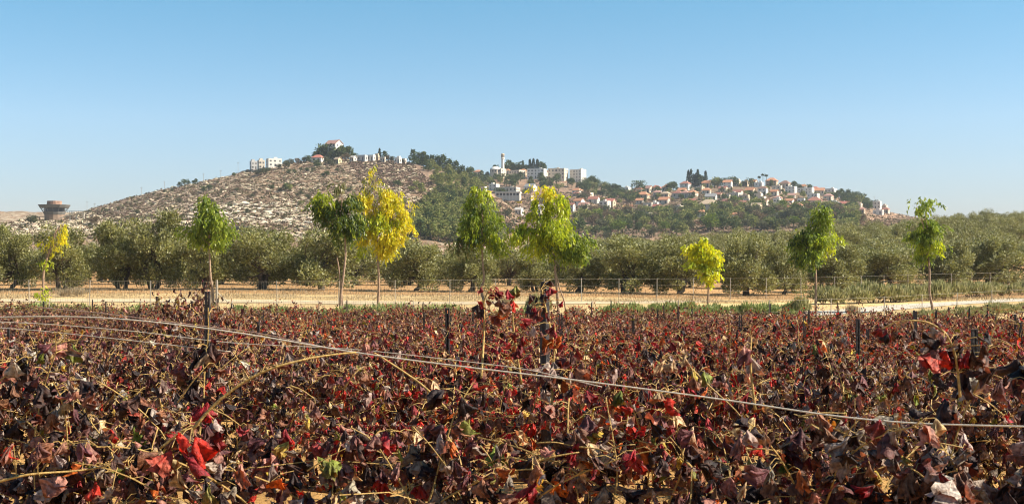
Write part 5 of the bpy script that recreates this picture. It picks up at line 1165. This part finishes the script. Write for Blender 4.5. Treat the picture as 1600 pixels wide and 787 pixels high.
# utility poles
pr_ = np.random.default_rng(5)
for i, (u, vb, vt) in enumerate([(805, 352, 332), (925, 325, 312), (976, 328, 318), (1158, 318, 306), (1358, 318, 307), (1366, 320, 306), (257, 296, 283), (221, 300, 292), (136, 331, 314), (148, 330, 317), (345, 275, 266), (372, 268, 253), (318, 282, 274)]):
    d = hit(u, vb, 560, 1320); p = P(u, d); hgt = max(6, zpix(vt, d) - p[2]); r = thing('utility_pole', '%s thin pole with a short crossarm, %s from the left' % ('ridge' if u < 400 else 'village', ORD[sorted([805, 925, 976, 1158, 1358, 1366, 257, 221, 136, 148, 345, 372, 318]).index(u)]), 'pole', p, 0, 'utility poles')
    a = Acc(); a.tube([(0, 0, -1), (0, 0, hgt)], (.16, .1), 5); a.build('pole', M_FPOST, r); a = Acc(); a.box(-.9, .9, -.08, .08, hgt - .9, hgt - .75); a.build('crossarm', M_FPOST, r)

# ------------------------------------------------------------------ visitors' building on the left ridge
d = 690.0; s = d / F; p = np.array(P(85, d + 7)); p[2] = zpix(342.5, d); r = thing('lookout_building', 'round lookout building with flared roof and rusty drum on the left ridge', 'building', tuple(p))
M_CON = simple('brown_concrete', (.15, .138, .12), .9, .12, .4); M_RUST = simple('rusty_drum', (.33, .19, .125), .8, .4, .5); N = 14
def zz(v): return zpix(v, d) - p[2]
a = Acc(); lathe(a, [(5.0, -2), (5.2, zz(334.6)), (.01, zz(334.6))], N); a.build('base', simple('brown_stone', (.25, .175, .12), .9, .2, .6), r)
a = Acc(); lathe(a, [(4.6, zz(335)), (5.5, zz(334)), (6.0, zz(330.2)), (5.8, zz(330.2)), (5.6, zz(330.8)), (.01, zz(330.8))], N); a.build('floor_slab', M_CON, r)
a = Acc(); lathe(a, [(5.3, zz(330.75)), (5.4, zz(324.2))], N); a.build('window_band', M_WIN, r)
a = Acc(); lathe(a, [(.01, zz(324.1)), (7.5, zz(324.1)), (8.5, zz(319.6)), (8.5, zz(319.2)), (8.1, zz(319.2)), (.01, zz(319.4))], N); a.build('roof', M_CON, r)
a = Acc(); lathe(a, [(3.9, zz(319.35)), (3.85, zz(313.2)), (3.6, zz(313.2)), (.01, zz(313.5))], 18); a.build('drum', M_RUST, r)
for i in range(N):
    t = i * 2 * pi / N; a = Acc(); a.tube([(5.8 * cos(t), 5.8 * sin(t), zz(330.4)), (7.4 * cos(t), 7.4 * sin(t), zz(323.9))], .13, 5); a.build('strut', M_CON, r)
a = Acc(); a.box(-11.8, -5.5, -1.5, 1.5, zz(338.2), zz(337.6)); 
for xx in (-11, -8): a.box(xx - .15, xx + .15, -.15, .15, -3, zz(338.2))
a.build('balcony', M_CON, r)
a = Acc()
for xx in np.linspace(-11.7, -5.6, 9): a.box(xx - .05, xx + .05, -1.5, -1.42, zz(337.5), zz(334.4))
a.box(-11.75, -5.5, -1.52, -1.41, zz(334.35), zz(334.0)); a.build('railing', M_FPOST, r)
a = Acc()
for i in range(12): x0 = 4.2 + i * .75; a.box(x0, x0 + .75, -5.6, -4.2, zz(340.5) + i * .27 - .35, zz(340.5) + i * .27)
a.build('staircase', WALL['stone'], r)
a = Acc(); a.box(8.5, 17.5, -4, -2, zz(332.4) - .4, zz(332.4)); 
for xx in (9.5, 13, 17): a.box(xx - .3, xx + .3, -3.4, -2.8, -3, zz(332.4) - .4)
a.build('walkway', WALL['stone'], r)
a = Acc()
for xx in np.linspace(8.6, 17.4, 10): a.box(xx - .06, xx + .06, -4, -3.9, zz(332.4), zz(329.4))
a.box(8.5, 17.5, -4.02, -3.9, zz(329.4), zz(329.1)); a.build('railing', M_POST, r)
# low flat farm shed seen between the olive trees
p = P(378, hit(378, 362, 540, 900)); r = thing('low_shed', 'low dark flat shed at the foot of the bare hill', 'shed', p, radians(-8))
a = Acc(); a.box(-3.2, 3.2, -1.5, 1.5, -1, 2.0); a.build('wall', simple('dark_shed', (.14, .11, .09), .9), r); a = Acc(); a.box(-3.6, 3.6, -1.9, 1.9, 2.01, 2.25); a.build('roof', ROOF['grey'], r)
print('FAR TREES', FTN)

# ------------------------------------------------------------------ the air
if HAZE:
    m = bpy.data.materials.new('haze_air'); m.use_nodes = True; n = m.node_tree; n.nodes.clear()
    pv = n.nodes.new('ShaderNodeVolumePrincipled'); pv.inputs['Color'].default_value = (.86, .92, 1, 1); pv.inputs['Density'].default_value = HAZE; pv.inputs['Anisotropy'].default_value = .2
    o_ = n.nodes.new('ShaderNodeOutputMaterial'); n.links.new(pv.outputs[0], o_.inputs['Volume'])
    a = Acc(); a.box(-3100, 4000, -70, 1850, -19, 125); hz = a.build('haze', m); tag(hz, kind='stuff', label='thin pale air haze over the valley', cat='haze')
